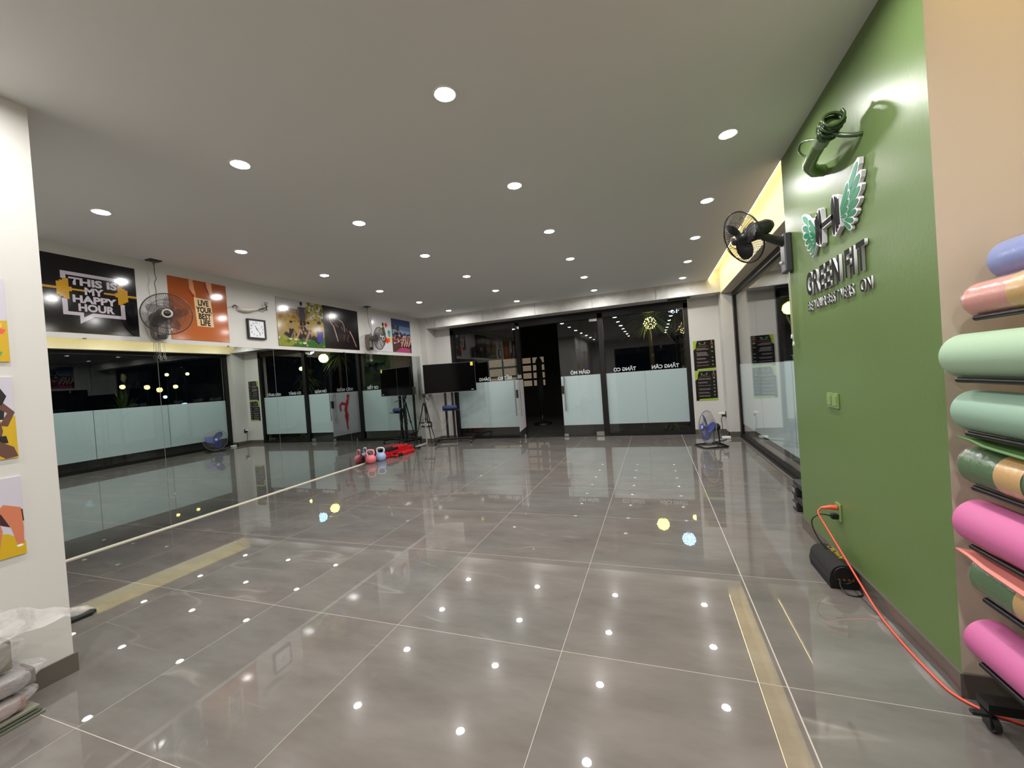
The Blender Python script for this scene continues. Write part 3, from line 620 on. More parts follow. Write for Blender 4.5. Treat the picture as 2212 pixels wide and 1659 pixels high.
# ------------------------------------------------------------------ fans
def cage_meshes(R, depth, nw, wire, hubr):
    """fan guard around local z (front = +z): returns front, back meshes"""
    out = []
    for sgn in (1, -1):
        m = MB(); d = depth*(0.55 if sgn > 0 else 0.45)
        for i in range(nw):
            a = 2*PI*i/nw; pts = []
            for k in range(6):
                t = k/5; rr = hubr+(R-hubr)*t; z = sgn*d*(1-t**2.6)
                aa = a+0.18*t*sgn
                pts.append((rr*math.cos(aa), rr*math.sin(aa), z))
            m.tube(pts, wire, 4, caps=False, smooth=True)
        t = 0.62; m.torus(hubr+(R-hubr)*t, wire, 40, 4, z=sgn*d*(1-t**2.6))
        out.append(m)
    return out
def blade_mesh(R, nb, chord=0.75, twist=0.5):
    m = MB()
    for b in range(nb):
        a0 = 2*PI*b/nb; N = 7; K = 5; vs = []; fs = []
        for i in range(N):
            t = i/(N-1); rr = 0.035+(R-0.035)*t; wd = chord*R*(0.28+0.72*math.sin(PI*min(1, 0.15+0.72*t)))*0.5
            for k in range(K):
                u = (k/(K-1)-0.5)*2; ang = a0+(wd*u/max(rr, 0.05))*0.75+0.25*t
                rr2 = rr*(1-0.10*max(0, u)*t)
                vs.append((rr2*math.cos(ang), rr2*math.sin(ang), -u*wd*twist*0.55))
        for i in range(N-1):
            for k in range(K-1): fs.append((i*K+k, i*K+k+1, (i+1)*K+k+1, (i+1)*K+k))
        o = len(vs); vs2 = vs+[(x, y, z-0.003) for x, y, z in vs]; fs2 = fs+[tuple(j+o for j in f[::-1]) for f in fs]
        m._add(vs2, fs2, 0, True)
    return m
def fan_head(t, M, R, cage_m, blade_m, hub_m, motor_m, cap_m, motor_r=0.055, motor_l=0.13, nw=72, wire=0.0015, ring=True, depth=0.15, nb=5, chord=0.75):
    fr, bk = cage_meshes(R, depth, nw, wire, R*0.22)
    for nm, m in (('front_guard', fr), ('rear_guard', bk)):
        link(nm, m.mesh(nm, cage_m), t, M)
    link('guard_rim', MB().torus(R, 0.006, 48, 8).mesh('guard_rim', cage_m), t, M)
    link('blades', blade_mesh(R*0.86, nb, chord).mesh('blades', blade_m), t, M)
    zf = depth*0.55
    hub = MB().lathe([(0.0005, zf+0.012), (R*0.10, zf+0.010), (R*0.14, zf+0.004), (R*0.145, zf-0.006)], 24)
    h = link('hub_badge', hub.mesh('hub_badge', cap_m), t, M)
    if ring: link('hub_ring', MB().lathe([(R*0.14, zf+0.004), (R*0.15, zf+0.010), (R*0.22, zf+0.007), (R*0.225, zf-0.006)], 24).mesh('hub_ring', hub_m), t, M)
    link('spindle', MB().lathe([(0.0005, 0.045), (0.03, 0.04), (0.042, 0.0), (0.042, -0.03), (0.0005, -0.035)], 18).mesh('spindle', blade_m), t, M)
    zb = -depth*0.45+0.01
    link('motor', MB().lathe([(0.0005, zb+0.012), (motor_r, zb+0.01), (motor_r*1.08, zb-motor_l*0.35), (motor_r*0.95, zb-motor_l*0.8), (motor_r*0.6, zb-motor_l), (0.0005, zb-motor_l*1.02)], 24).mesh('motor', motor_m), t, M)

M_SMOKE = glass_mat('smoke_blade', (0.74, 0.72, 0.74)); M_TAUPE = mat('taupe_plastic', srgb(112, 104, 97), 0.35); M_TAUPE2 = mat('pale_taupe', srgb(168, 160, 152), 0.35)
M_CAGE = mat('dark_guard', srgb(70, 66, 62), 0.35, metal=0.3)
def wall_fan(label, base, head, d, pulls=True):
    """base: wall point of the column (lower end), head: guard centre, d: facing"""
    t = thing('wall_fan', label, 'fan', base)
    H = facing(Vector(head)-Vector(base), d); hp = Vector(head)-Vector(base); dn = Vector(d).normalized()
    fan_head(t, H, 0.225, M_CAGE, M_SMOKE, M_TAUPE2, M_TAUPE, M_BLACK)
    # wall column: rounded box
    prof = []
    for k in range(24):
        a = 2*PI*k/24; x = 0.075*math.copysign(abs(math.cos(a))**0.7, math.cos(a)); y = 0.16*math.copysign(abs(math.sin(a))**0.5, math.sin(a)); prof.append((x, y+0.13))
    M = axes((0, 0, 0), (0,1,0), (0,0,1), (1,0,0))
    MB().prism(prof, 0.0, 0.075, M).build('wall_column', M_TAUPE, t)
    MB().bbox((0.073, -0.035, 0.02), (0.082, 0.035, 0.16), 0.003).build('control_panel', M_TAUPE2, t)
    MB().bbox((0.078, -0.042, -0.018), (0.086, 0.042, 0.03), 0.003).build('indicator_window', M_BLACK, t)
    back = hp-dn*0.15
    MB().tube([(0.04, 0, 0.24), (0.06, 0, 0.28), tuple(back+Vector((0, 0, -0.03)))], [0.045, 0.042, 0.035], 12).build('neck', M_TAUPE, t)
    cord = mat('pull_cord', srgb(186, 180, 170), 0.5)
    for k, (yy, ln) in enumerate(((-0.028, 0.18), (-0.012, 0.20), (0.018, 0.18), (0.034, 0.19))):
        c = MB().cyl((0.05, yy, -0.03), (0.05, yy, -0.03-ln), 0.0014, n=5).build('pull_cord', cord, t)
        T = axes((0.05, yy, -0.045-ln), (0,1,0), (0,0,1), (1,0,0))
        MB().tube([T @ Vector((0.010*math.sin(2*PI*q/12), 0.018*math.cos(2*PI*q/12), 0)) for q in range(12)], 0.0018, 5, closed=True).build('pull_ring', cord, c)
    return t
f1 = wall_fan('taupe wall fan turned to the camera between the black and orange posters', (MX+0.0005, 3.055, 2.19), (-5.09, 3.005, 2.425), (0.86, -0.50, -0.10))
f2 = wall_fan('taupe wall fan seen from its side in front of the paint splash board', (MX+0.0005, 6.70, 2.23), (-5.12, 6.75, 2.42), (0.98, 0.16, -0.06))

# cables from ceiling plates to those fans
def ceil_feed(label, x, y, path):
    t = thing('ceiling_cable', label, 'cable', (x, y, CEIL))
    MB().bbox((-0.05, -0.06, -0.012), (0.05, 0.06, -0.0005), 0.004).build('ceiling_plate', M_BLACK, t)
    MB().tube(path, 0.004, 6).build('cord', mat('grey_cord', srgb(88, 84, 78), 0.5), t)
    MB().lathe([(0.004, -0.06), (0.012, -0.03), (0.022, -0.012)], 10).build('strain_relief', mat('grey_cord', (0,0,0)), t)
ceil_feed('thin cable dropping from a black ceiling plate to the fan by the orange poster', -5.29, 3.03, [(0,0,-0.02), (0,0,-0.15), (0.0,0.012,-0.21), (0,-0.01,-0.26), (0,0,-0.35), (-0.01,0.0,-0.42), (-0.03,0.01,-0.52)])
ceil_feed('thin cable dropping from a black ceiling plate to the fan near the corner', -5.29, 6.66, [(0,0,-0.02), (0,0,-0.12), (0.0,0.0,-0.2), (0,0.02,-0.33), (-0.01,0.05,-0.40), (0.0,0.08,-0.46), (0,0.06,-0.52), (-0.02,0.04,-0.56)])

# black fan on the green wall
bf = thing('bracket_fan', 'black wall fan on a bracket at the far end of the green wall', 'fan', (GX-0.0005, 3.86, 2.12))
hp = Vector((0.74-GX, 3.70-3.86, 2.415-2.12)); dd = Vector((-0.84, -0.36, -0.38)).normalized()
H = facing(hp, dd)
fan_head(bf, H, 0.21, M_BLACKM, mat('black_blade', srgb(26, 25, 26), 0.3), M_BLACK, M_BLACK, M_BLACK, motor_r=0.062, motor_l=0.20, nw=60, wire=0.0016, ring=False, nb=3, chord=1.0)
MB().bbox((-0.055, -0.06, 0.0), (0.0, 0.06, 0.31), 0.012).build('bracket', mat('charcoal_plastic', srgb(48, 47, 50), 0.35), bf)
b0 = Vector((-0.03, 0, 0.25)); b1 = hp-dd*0.16+Vector((0, 0, -0.05))
MB().tube([b0, b0.lerp(b1, 0.5)+Vector((0,0,-0.005)), b1], [0.045, 0.034, 0.028], 10).build('arm', MATS['charcoal_plastic'], bf)
MB().cyl(b1+Vector((0,-0.03,0)), b1+Vector((0,0.03,0)), 0.026, n=14).build('pivot', M_BLACK, bf)
_lab = MB(); _v = []
for _i in range(7):
    for _rr, _z in ((0.0635, -0.075), (0.0685, -0.115)):
        _a = PI*0.55+0.16*_i; _v.append((_rr*math.cos(_a), _rr*math.sin(_a), _z))
_lab._add(_v, [(2*i, 2*i+1, 2*i+3, 2*i+2) for i in range(6)], 0, True)
link('rating_label', _lab.mesh('rating_label', mat('green_label', srgb(90, 136, 84), 0.4)), bf, H)
MB().sphere((-0.06, 0.03, 0.09), 0.014, 10, 6).build('knob', M_WHITEP, bf)
for yy, ln in ((-0.02, 0.50), (-0.05, 0.56)):
    c = MB().cyl((-0.03, yy, 0.0), (-0.03, yy, -ln), 0.0022, n=5).build('pull_cord', mat('pale_cord', srgb(206, 200, 176), 0.5), bf)
    MB().lathe([(0.0005, -ln), (0.006, -ln-0.004), (0.011, -ln-0.034), (0.0005, -ln-0.036)], 10, M=Matrix.Translation((-0.03, yy, 0))).build('cord_weight', M_WHITEP, c)

# floor fan
ff = thing('floor_fan', 'blue-bladed floor fan on a tubular stand in the far right corner', 'fan', (0.86, 7.75, 0))
fd = Vector((-0.93, -0.36, 0.06)).normalized(); H = facing((-0.04, 0, 0.335), fd)
fan_head(ff, H, 0.29, mat('chrome_guard', srgb(150, 148, 146), 0.3, metal=0.7), mat('blue_blade', srgb(48, 64, 148), 0.3), mat('blue_hub', srgb(40, 56, 140), 0.35), M_BLACK, mat('pale_badge', srgb(170, 180, 205), 0.4), motor_r=0.07, motor_l=0.14, nw=64, wire=0.0016, depth=0.17, nb=3, chord=1.05)
side = Vector((0,0,1)).cross(fd).normalized(); fl = Vector((fd.x, fd.y, 0)).normalized()
base_pts = [fl*0.17+side*0.20, fl*0.21+side*0.16, fl*0.21-side*0.16, fl*0.17-side*0.20, -fl*0.17-side*0.20, -fl*0.21-side*0.16, -fl*0.21+side*0.16, -fl*0.17+side*0.20]
MB().tube([tuple(p+Vector((0,0,0.014))) for p in base_pts], 0.013, 8, closed=True).build('base_ring', M_BLACKM, ff)
yk = MB()
for s in (-1, 1): yk.tube([tuple(-fl*0.20+side*s*0.10+Vector((0,0,0.016))), tuple(-fl*0.10+side*s*0.10+Vector((0,0,0.07))), tuple(-fl*0.10+side*s*0.07+Vector((0,0,0.30)))], 0.011, 8)
yk.build('yoke', M_BLACKM, ff)
MB().cyl(tuple(-fl*0.10-side*0.09+Vector((0,0,0.30))), tuple(-fl*0.10+side*0.09+Vector((0,0,0.30))), 0.012, n=10).build('tilt_bar', M_BLACKM, ff)

# socket, plug and lead beside the floor fan
def faceplate(name, label, M, w, h, plate_m, holes_m=None, rockers=0):
    t = thing(name, label, 'switch' if rockers else 'socket', M=M)
    MB().bbox((-w/2, -h/2, 0.0003), (w/2, h/2, 0.010), 0.003).build('plate', plate_m, t)
    for k in range(rockers):
        ww = w/rockers*0.72; xc = -w/2+w*(k+0.5)/rockers
        MB().bbox((xc-ww/2, -h*0.32, 0.008), (xc+ww/2, h*0.32, 0.016), 0.002).build('rocker', plate_m, t)
    if holes_m:
        for yy in (-h*0.22, h*0.22):
            for xx in (-0.010, 0.010): MB().box((xx-0.003, yy-0.008, 0.0095), (xx+0.003, yy+0.008, 0.0105)).build('slot', holes_m, t)
    return t
faceplate('wall_socket', 'dark wall socket low on the corner column behind the floor fan', axes((1.2995, 8.98, 0.41), (0,-1,0), (0,0,1), (-1,0,0)), 0.075, 0.12, M_BLACK, M_GREYP)
fl_ = thing('power_lead', 'black lead from the corner socket to a white adapter on the floor', 'cable', (1.24, 8.93, 0))
MB().bbox((-0.02, 0.03, 0.37), (0.045, 0.08, 0.41), 0.008).build('plug', M_BLACK, fl_)
MB().bbox((-0.07, 0.03, 0.425), (0.045, 0.07, 0.455), 0.006).build('adapter_plug', M_WHITEP, fl_)
MB().tube(cr([(-0.01, 0.05, 0.38), (-0.03, 0.05, 0.30), (-0.02, 0.04, 0.18), (-0.035, 0.0, 0.06), (-0.03, -0.2, 0.012), (-0.05, -0.55, 0.006), (-0.22, -0.72, 0.006), (-0.33, -0.95, 0.006)]), 0.006, 8).build('cord', M_BLACK, fl_)
MB().bbox((-0.10, -0.45, 0.0005), (0.05, -0.36, 0.045), 0.012).build('adapter_box', M_WHITEP, fl_)

# ------------------------------------------------------------------ green wall sign
sign = thing('wall_sign', 'raised winged dumbbell logo sign on the green wall', 'sign', M=axes((GX-0.0005, 3.05, 0.0), (0,-1,0), (0,0,1), (-1,0,0)))
M_SB = mat('sign_black', srgb(12, 11, 11), 0.6, spec=0.1); M_SW = mat('sign_white_edge', srgb(214, 212, 216), 0.4); M_SG = [mat('wing_green_%d' % i, srgb(*c), 0.5, spec=0.2) for i, c in enumerate(((64, 140, 110), (32, 122, 86), (14, 106, 64)))]
def word_letters(body, xl, xr, z, cap, depth, bold):
    """place letters one by one so that the word spans xl..xr (local x) with cap height cap"""
    size = cap/0.73; adv = []; x = 0.0; gap = 0.016*size/0.1
    for chx in body:
        if chx == ' ': x += size*0.30; adv.append(None); continue
        me = text_mesh(chx, size, depth, [M_SB, M_SW], bold=bold); a, b = mesh_w(me); adv.append((me, x-a)); x += (b-a)+gap
    sc = (xr-xl)/(x-gap)
    for it in adv:
        if it is None: continue
        me, ox = it
        for v in me.vertices: v.co.x *= sc
        link('letter', me, sign, Matrix.Translation((xl+ox*sc, z, 0.004)))
word_letters('GREEN FIT', -0.44, 0.42, 1.868, 0.158, 0.015, 0.006)
word_letters('BE YOUR BEST VERS', -0.455, 0.245, 1.755, 0.068, 0.008, 0.0012)
word_letters('ON', 0.325, 0.45, 1.755, 0.068, 0.008, 0.0012)
# wings: feathers fan out from the bar ends
def feather(base, tip, wd, z0, colour, s):
    bx, bz = base; tx, tz = tip; dx, dz = tx-bx, tz-bz; L = math.hypot(dx, dz); ux, uz = dx/L, dz/L; nx, nz = -uz, ux
    def pt(t, w): return (bx+ux*L*t+nx*w, bz+uz*L*t+nz*w)
    out = [pt(0, -wd*0.35), pt(0.35, -wd*0.85), pt(0.75, -wd), pt(0.95, -wd*0.6), pt(1.03, 0.0), pt(1.0, wd*0.5), pt(0.85, wd*0.95), pt(0.4, wd*0.75), pt(0, wd*0.35)]
    q = 0.72
    inn = [pt(0.06, -wd*0.35*q*0.6), pt(0.38, -wd*0.85*q), pt(0.74, -wd*q), pt(0.90, -wd*0.55*q), pt(0.955, 0.0), pt(0.93, wd*0.45*q), pt(0.82, wd*0.9*q), pt(0.42, wd*0.7*q), pt(0.06, wd*0.3*q*0.6)]
    f = MB().prism(out, 0.004, z0, mi=0).build('feather', M_SW, sign)
    MB().prism(inn, z0, z0+0.0018).build('feather_face', M_SG[colour], f)
for s in (-1, 1):
    bx = 0.17*s; tips = [(0.425, 2.435, 0.034), (0.44, 2.36, 0.033), (0.432, 2.295, 0.031), (0.405, 2.235, 0.027), (0.37, 2.185, 0.024), (0.33, 2.145, 0.021), (0.29, 2.115, 0.018)]
    for k, (tx, tz, wd) in enumerate(tips): feather((bx+0.03*s, 2.262-0.012*k), (tx*s, tz), wd, 0.024-0.0006*k, 0 if k < 1 else (1 if k < 3 else 2), s)
    for k, (tx, tz, wd) in enumerate([(0.305, 2.37, 0.026), (0.31, 2.32, 0.024), (0.30, 2.275, 0.021), (0.28, 2.235, 0.018), (0.26, 2.20, 0.016)]): feather((bx+0.01*s, 2.255-0.010*k), (tx*s, tz), wd, 0.027-0.0006*k, 1 if k < 2 else 2, s)
# dumbbell
def ell_poly(cx, cz, rx, rz, n=24): return [(cx+rx*math.cos(2*PI*i/n), cz+rz*math.sin(2*PI*i/n)) for i in range(n)]
db = MB(); db.prism([(-0.12, 2.232), (0.12, 2.232), (0.12, 2.276), (-0.12, 2.276)], 0.004, 0.030)
db.build('bar_backing', M_SW, sign); MB().prism([(-0.10, 2.240), (0.10, 2.240), (0.10, 2.268), (-0.10, 2.268)], 0.030, 0.032).build('bar', M_SB, sign)
for s in (-1, 1):
    MB().prism([(s*0.078, 2.145), (s*0.11, 2.130), (s*0.182, 2.165), (s*0.192, 2.25), (s*0.182, 2.343), (s*0.11, 2.378), (s*0.078, 2.363), (s*0.068, 2.25)], 0.004, 0.030).build('plate_backing', M_SW, sign)
    MB().prism(ell_poly(s*0.099, 2.254, 0.024, 0.113), 0.030, 0.032).build('plate', M_SB, sign)
    for k, (xx, hh) in enumerate(((0.135, 0.104), (0.156, 0.090), (0.175, 0.074))): MB().prism([(s*xx-0.008, 2.254-hh), (s*xx+0.008, 2.254-hh), (s*xx+0.008, 2.254+hh), (s*xx-0.008, 2.254+hh)], 0.030, 0.032).build('plate', M_SB, sign)

# switch and socket on the green wall
M_GPL = mat('green_plate', srgb(122, 146, 88), 0.3)
for k, (yy, lb) in enumerate(((3.235, 'green painted switch plate farther from the camera on the green wall'), (3.148, 'green painted switch plate nearer the camera on the green wall'))):
    faceplate('light_switch', lb, axes((GX-0.0005, yy, 1.128), (0,-1,0), (0,0,1), (-1,0,0)), 0.082, 0.098, M_GPL, rockers=1)
faceplate('wall_socket', 'green painted socket low on the green wall with a red and a black plug', axes((GX-0.0005, 3.212, 0.385), (0,-1,0), (0,0,1), (-1,0,0)), 0.075, 0.118, M_GPL, M_BLACK)

# red extension lead and black speaker lead
M_RED = mat('coral_cable', srgb(226, 86, 62), 0.35)
rc = thing('extension_lead', 'coral red power lead running from the green wall socket along the skirting', 'cable', (GX, 3.2, 0))
MB().tube([(-0.016, 0.012, 0.412), (-0.05, 0.012, 0.415), (-0.10, 0.02, 0.405)], [0.017, 0.015, 0.008], 10).build('plug', M_RED, rc)
MB().tube(cr([(-0.10, 0.02, 0.405), (-0.120, 0.012, 0.375), (-0.108, -0.05, 0.32), (-0.085, -0.20, 0.22), (-0.062, -0.36, 0.115), (-0.048, -0.48, 0.045), (-0.044, -0.60, 0.010), (-0.05, -0.80, 0.0065), (-0.045, -1.0, 0.0065), (-0.03, -1.10, 0.0065), (0.03, -1.17, 0.0065), (0.15, -1.22, 0.0065), (0.35, -1.26, 0.0065), (0.5, -1.3, 0.0065)]), 0.0055, 8).build('cord', M_RED, rc)
bl = thing('speaker_lead', 'black power lead from the green wall socket to the floor speaker', 'cable', (GX, 3.2, 0))
MB().bbox((-0.05, -0.002, 0.335), (-0.011, 0.036, 0.372), 0.008).build('plug', M_BLACK, bl)
MB().tube(cr([(-0.05, 0.017, 0.355), (-0.11, 0.025, 0.36), (-0.155, 0.03, 0.31), (-0.14, 0.0, 0.22), (-0.10, -0.03, 0.15), (-0.055, -0.07, 0.10), (-0.024, -0.16, 0.03), (-0.022, -0.30, 0.006), (-0.05, -0.345, 0.006), (-0.10, -0.34, 0.006), (-0.125, -0.305, 0.03), (-0.12, -0.279, 0.055)]), 0.004, 7).build('cord', M_BLACK, bl)

# floor speaker
sp = thing('floor_speaker', 'black tunnel-shaped speaker lying on the floor by the green wall', 'speaker', (1.008, 2.93, 0))
prof = [(-0.072, 0.0005), (0.068, 0.0005), (0.072, 0.05)]+[(0.072*math.cos(a), 0.075+0.072*math.sin(a)) for a in [PI*k/12 for k in range(13)]]+[(-0.078, 0.05)]
SM = axes((0, 0, 0), (1,0,0), (0,0,1), (0,-1,0))
MB().prism(prof, -0.345, -0.004, SM).build('body', mat('black_carpet', srgb(24, 23, 22), 0.9, bump=0.4, bscale=300), sp)
prof2 = [(x*0.93, 0.075+(z-0.075)*0.93) for x, z in prof]
MB().prism(prof2, -0.004, 0.0, SM).build('end_panel', mat('speaker_black', srgb(10, 10, 10), 0.4), sp)
MB().torus(0.050, 0.006, 30, 6, M=axes((0, 0.002, 0.085), (1,0,0), (0,0,1), (0,-1,0))).build('port_ring', M_BLACK, sp)
for xx in (-0.03, -0.005, 0.02, 0.04): MB().cyl((xx, 0, 0.062), (xx, -0.010, 0.062), 0.006, n=10).build('terminal', mat('brass', srgb(150, 110, 50), 0.35, metal=0.8), sp)
me = text_mesh('CROWN', 0.05, 0.0, [mat('gold_print', srgb(190, 160, 40), 0.4)], bold=0.0006)
a_, b_ = mesh_w(me)
for v in me.vertices: v.co.x -= (a_+b_)/2
aa = PI*0.46
link('lettering', me, sp, axes((0.0738*math.cos(aa), 0.20, 0.075+0.0738*math.sin(aa)), (0,-1,0), (math.sin(aa), 0, -math.cos(aa)), (math.cos(aa), 0, math.sin(aa))))

# stacked step platforms behind the green wall
for k, (lb, z) in enumerate((('black aerobic step platform, lower of the two behind the green wall', 0.0), ('black aerobic step platform, upper of the two behind the green wall', 0.141))):
    st = thing('aerobic_step', lb, 'step platform', (1.325, 4.275, z), group='stacked step platforms')
    pf = [(-0.18, 0.10), (0.18, 0.10), (0.18, 0.14), (-0.18, 0.14)]
    MB().bbox((-0.15, -0.20, 0.085), (0.15, 0.20, 0.14), 0.012).build('deck', mat('step_black', srgb(40, 39, 41), 0.5), st)
    for yy in (-0.205, 0.085):
        MB().bbox((-0.16, yy, 0.0005), (0.16, yy+0.12, 0.09), 0.01).build('foot', MATS['step_black'], st)
        MB().box((-0.1635, yy+0.02, 0.03), (-0.159, yy+0.10, 0.07)).build('grey_pad', mat('step_grey', srgb(128, 124, 120), 0.5), st)

# pipe stubs for an air conditioner
def pipe_stub(name, label, loc, path, r, m, coils, straps=None):
    t = thing(name, label, 'pipe stub', loc)
    MB().tube(path, r, 18).build('insulated_pipe', m, t)
    for c in coils: MB().tube(cr(c[0], 3) if len(c[0]) < 30 else c[0], c[1], 8).build(c[2], c[3], t)
    return t
M_GP = mat('painted_pipe', srgb(96, 122, 70), 0.25, bump=0.5, bscale=40); M_GP2 = mat('dark_painted_coil', srgb(58, 76, 46), 0.22)
def wob(P, amp, seed, n=22):
    rg = random.Random(seed); out = []
    for i in range(n):
        t = i/(n-1)*(len(P)-1); k = min(int(t), len(P)-2); f = t-k; p = Vector(P[k]).lerp(Vector(P[k+1]), f); out.append(p+Vector((rg.uniform(-amp, amp), rg.uniform(-amp, amp), rg.uniform(-amp, amp))))
    return out
coils = []
_ax = Vector((0.0, -0.97, 0.22)).normalized(); _e1 = _ax.orthogonal().normalized(); _e2 = _ax.cross(_e1)
coils.append(([Vector((-0.112, -0.36, 0.04))+_ax*(0.012*q/10)+(_e1*math.cos(2*PI*q/14)+_e2*math.sin(2*PI*q/14))*(0.046+0.006*math.sin(q*0.7)) for q in range(92)], 0.008, 'copper_coil', M_GP2))
coils.append(([(-0.11,-0.30,0.02), (-0.13,-0.24,0.07), (-0.15,-0.10,0.13), (-0.15,-0.05,0.10), (-0.13,-0.08,0.05), (-0.10,-0.16,0.0)], 0.007, 'copper_coil', M_GP2))
coils.append(([(-0.11,-0.40,0.02), (-0.08,-0.43,-0.02), (-0.03,-0.46,-0.05), (0.0,-0.47,-0.055)], 0.012, 'drain_hose', M_GP2))
coils.append(([(-0.118,-0.28,0.02), (-0.118,-0.34,0.03)], 0.040, 'tape_wrap', mat('glossy_tape', srgb(120, 140, 110), 0.12)))
pipe_stub('pipe_stub', 'green painted air conditioner pipe stub with coiled ends high on the green wall', (GX, 3.10, 2.62), wob([(-0.001,0.02,-0.02), (-0.06,0.0,-0.02), (-0.11,-0.06,-0.005), (-0.12,-0.18,0.01), (-0.115,-0.30,0.03), (-0.11,-0.42,0.05)], 0.002, 4), 0.036, M_GP, coils)
M_WPIPE = mat('white_pipe_wrap', srgb(196, 191, 182), 0.5, bump=0.5, bscale=50)
M_WIRE = mat('dark_wire', srgb(70, 56, 48), 0.5)
wc = []
for k in range(5):
    wc.append((wob([(0.05,0.22,0.005*k), (0.06,0.32,0.03), (0.06,0.40+0.01*k,0.02+0.015*k), (0.06,0.43-0.01*k,0.03+0.025*k), (0.05,0.42+0.01*k,0.06+0.02*k)], 0.006, 30+k, 9), 0.004, 'wire_end', M_WIRE))
for k in range(3): wc.append((wob([(0.03,0.0,0.02), (0.05,-0.05,0.02+0.01*k), (0.05,-0.09,0.0)], 0.006, 40+k, 6), 0.004, 'wire_end', M_WIRE))
pipe_stub('pipe_stub', 'white wrapped air conditioner pipe stub with loose wires above the clock', (MX, 4.02, 2.665), wob([(0.001,0.02,0.0), (0.03,0.05,-0.005), (0.05,0.12,-0.01), (0.055,0.22,0.01), (0.055,0.30,0.035)], 0.003, 8, 12), [0.030,0.032,0.034,0.034,0.034,0.033,0.032,0.030,0.027,0.023,0.018,0.012], M_WPIPE, wc)

# ------------------------------------------------------------------ television on its trolley
tvM = axes((-4.59, 8.562, 0), (0.943, 0.333, 0), (-0.333, 0.943, 0), (0, 0, 1))
tv = thing('television', 'large black flat television screen mounted on a trolley stand', 'television', M=tvM)
MB().bbox((-0.62, 0.0, 1.21), (0.62, 0.045, 1.905), 0.005).build('bezel', mat('tv_bezel', srgb(18, 18, 19), 0.3), tv)
MB().box((-0.608, -0.0015, 1.225), (0.608, 0.0, 1.893)).build('screen', mat('tv_screen', srgb(8, 7, 8), 0.08, spec=0.15), tv)
MB().bbox((-0.40, 0.045, 1.24), (0.40, 0.085, 1.60), 0.012).build('rear_cover', M_BLACK, tv)
MB().box((0.515, -0.0025, 1.815), (0.575, -0.0016, 1.90)).build('energy_sticker', mat('yellow_sticker', srgb(222, 214, 60), 0.5), tv)
MB().box((0.50, -0.0025, 1.243), (0.56, -0.0016, 1.257)).build('logo_mark', mat('logo_silver', srgb(190, 190, 190), 0.4), tv)
MB().box((-0.62, -0.003, 1.207), (0.62, 0.002, 1.213)).build('trim_strip', M_STEEL, tv)
sd = thing('tv_trolley', 'black wheeled trolley stand holding up the television', 'stand', M=tvM)
for xx in (-0.18, -0.01): MB().box((xx, 0.10, 0.10), (xx+0.05, 0.15, 1.65)).build('upright', M_BLACKM, sd)
MB().box((-0.30, 0.087, 1.42), (0.30, 0.10, 1.50)).box((-0.30, 0.087, 1.62), (0.30, 0.10, 1.68)).build('mount_bar', M_BLACKM, sd)
MB().bbox((-0.42, 0.09, 0.065), (0.42, 0.16, 0.11), 0.01).build('base_bar', M_BLACKM, sd)
for xx in (-0.42, 0.42): MB().tube([(xx, 0.38, 0.085), (xx, 0.12, 0.095), (xx, -0.17, 0.085)], 0.022, 8).build('base_foot', M_BLACKM, sd)
for xx in (-0.42, 0.42):
    for yy in (0.36, -0.15):
        c = MB().cyl((xx-0.012, yy, 0.0305), (xx+0.012, yy, 0.0305), 0.03, n=16).build('caster', M_BLACK, sd)
        MB().box((xx-0.016, yy-0.012, 0.03), (xx+0.016, yy+0.012, 0.075)).build('caster_fork', M_STEEL, c)
MB().bbox((-0.22, -0.10, 0.775), (0.17, 0.13, 0.79), 0.004).build('shelf', mat('shelf_glass_black', srgb(24, 24, 26), 0.15), sd)
bx = thing('bluetooth_speaker', 'dark blue cylindrical speaker on the trolley shelf', 'speaker', M=tvM @ Matrix.Translation((-0.05, 0.0, 0.79)))
MB().tube([(-0.16, 0, 0.058), (-0.15, 0, 0.058), (0.15, 0, 0.058), (0.16, 0, 0.058)], [0.048, 0.057, 0.057, 0.048], 20).build('body', mat('navy_fabric', srgb(30, 48, 92), 0.7), bx)
for s in (-1, 1): MB().cyl((s*0.16, 0, 0.058), (s*0.168, 0, 0.058), 0.044, n=18).build('end_cap', M_BLACK, bx)
wbx = thing('media_box', 'white media box fixed behind the television, seen in the mirror', 'box', M=tvM @ Matrix.Translation((-0.42, 0.052, 1.20)))
MB().bbox((-0.13, 0.04, 0.03), (0.10, 0.16, 0.20), 0.006).build('body', M_WHITEP, wbx)
MB().box((-0.14, 0.0, 0.018), (0.12, 0.18, 0.03)).build('tray', M_WHITEP, wbx)
ld = thing('tv_lead', 'thin grey lead sagging from the trolley to the corner socket', 'cable')
MB().tube(cr([(-4.66, 8.53, 0.74), (-4.72, 8.52, 0.50), (-4.85, 8.55, 0.32), (-5.05, 8.55, 0.30), (-5.2, 8.58, 0.36), (-5.27, 8.632, 0.42)]), 0.004, 6).build('cord', mat('grey_lead', srgb(120, 116, 110), 0.5), ld)
pl = faceplate('wall_socket', 'black double socket with white plugs low on the far left column', axes((-5.285, 8.6595, 0.45), (1,0,0), (0,0,1), (0,-1,0)), 0.15, 0.12, M_BLACK)
MB().bbox((-0.055, -0.03, 0.009), (-0.01, 0.035, 0.06), 0.008).build('plug', M_WHITEP, pl)
MB().bbox((0.012, -0.02, 0.009), (0.055, 0.03, 0.05), 0.008).build('plug', M_WHITEP, pl)

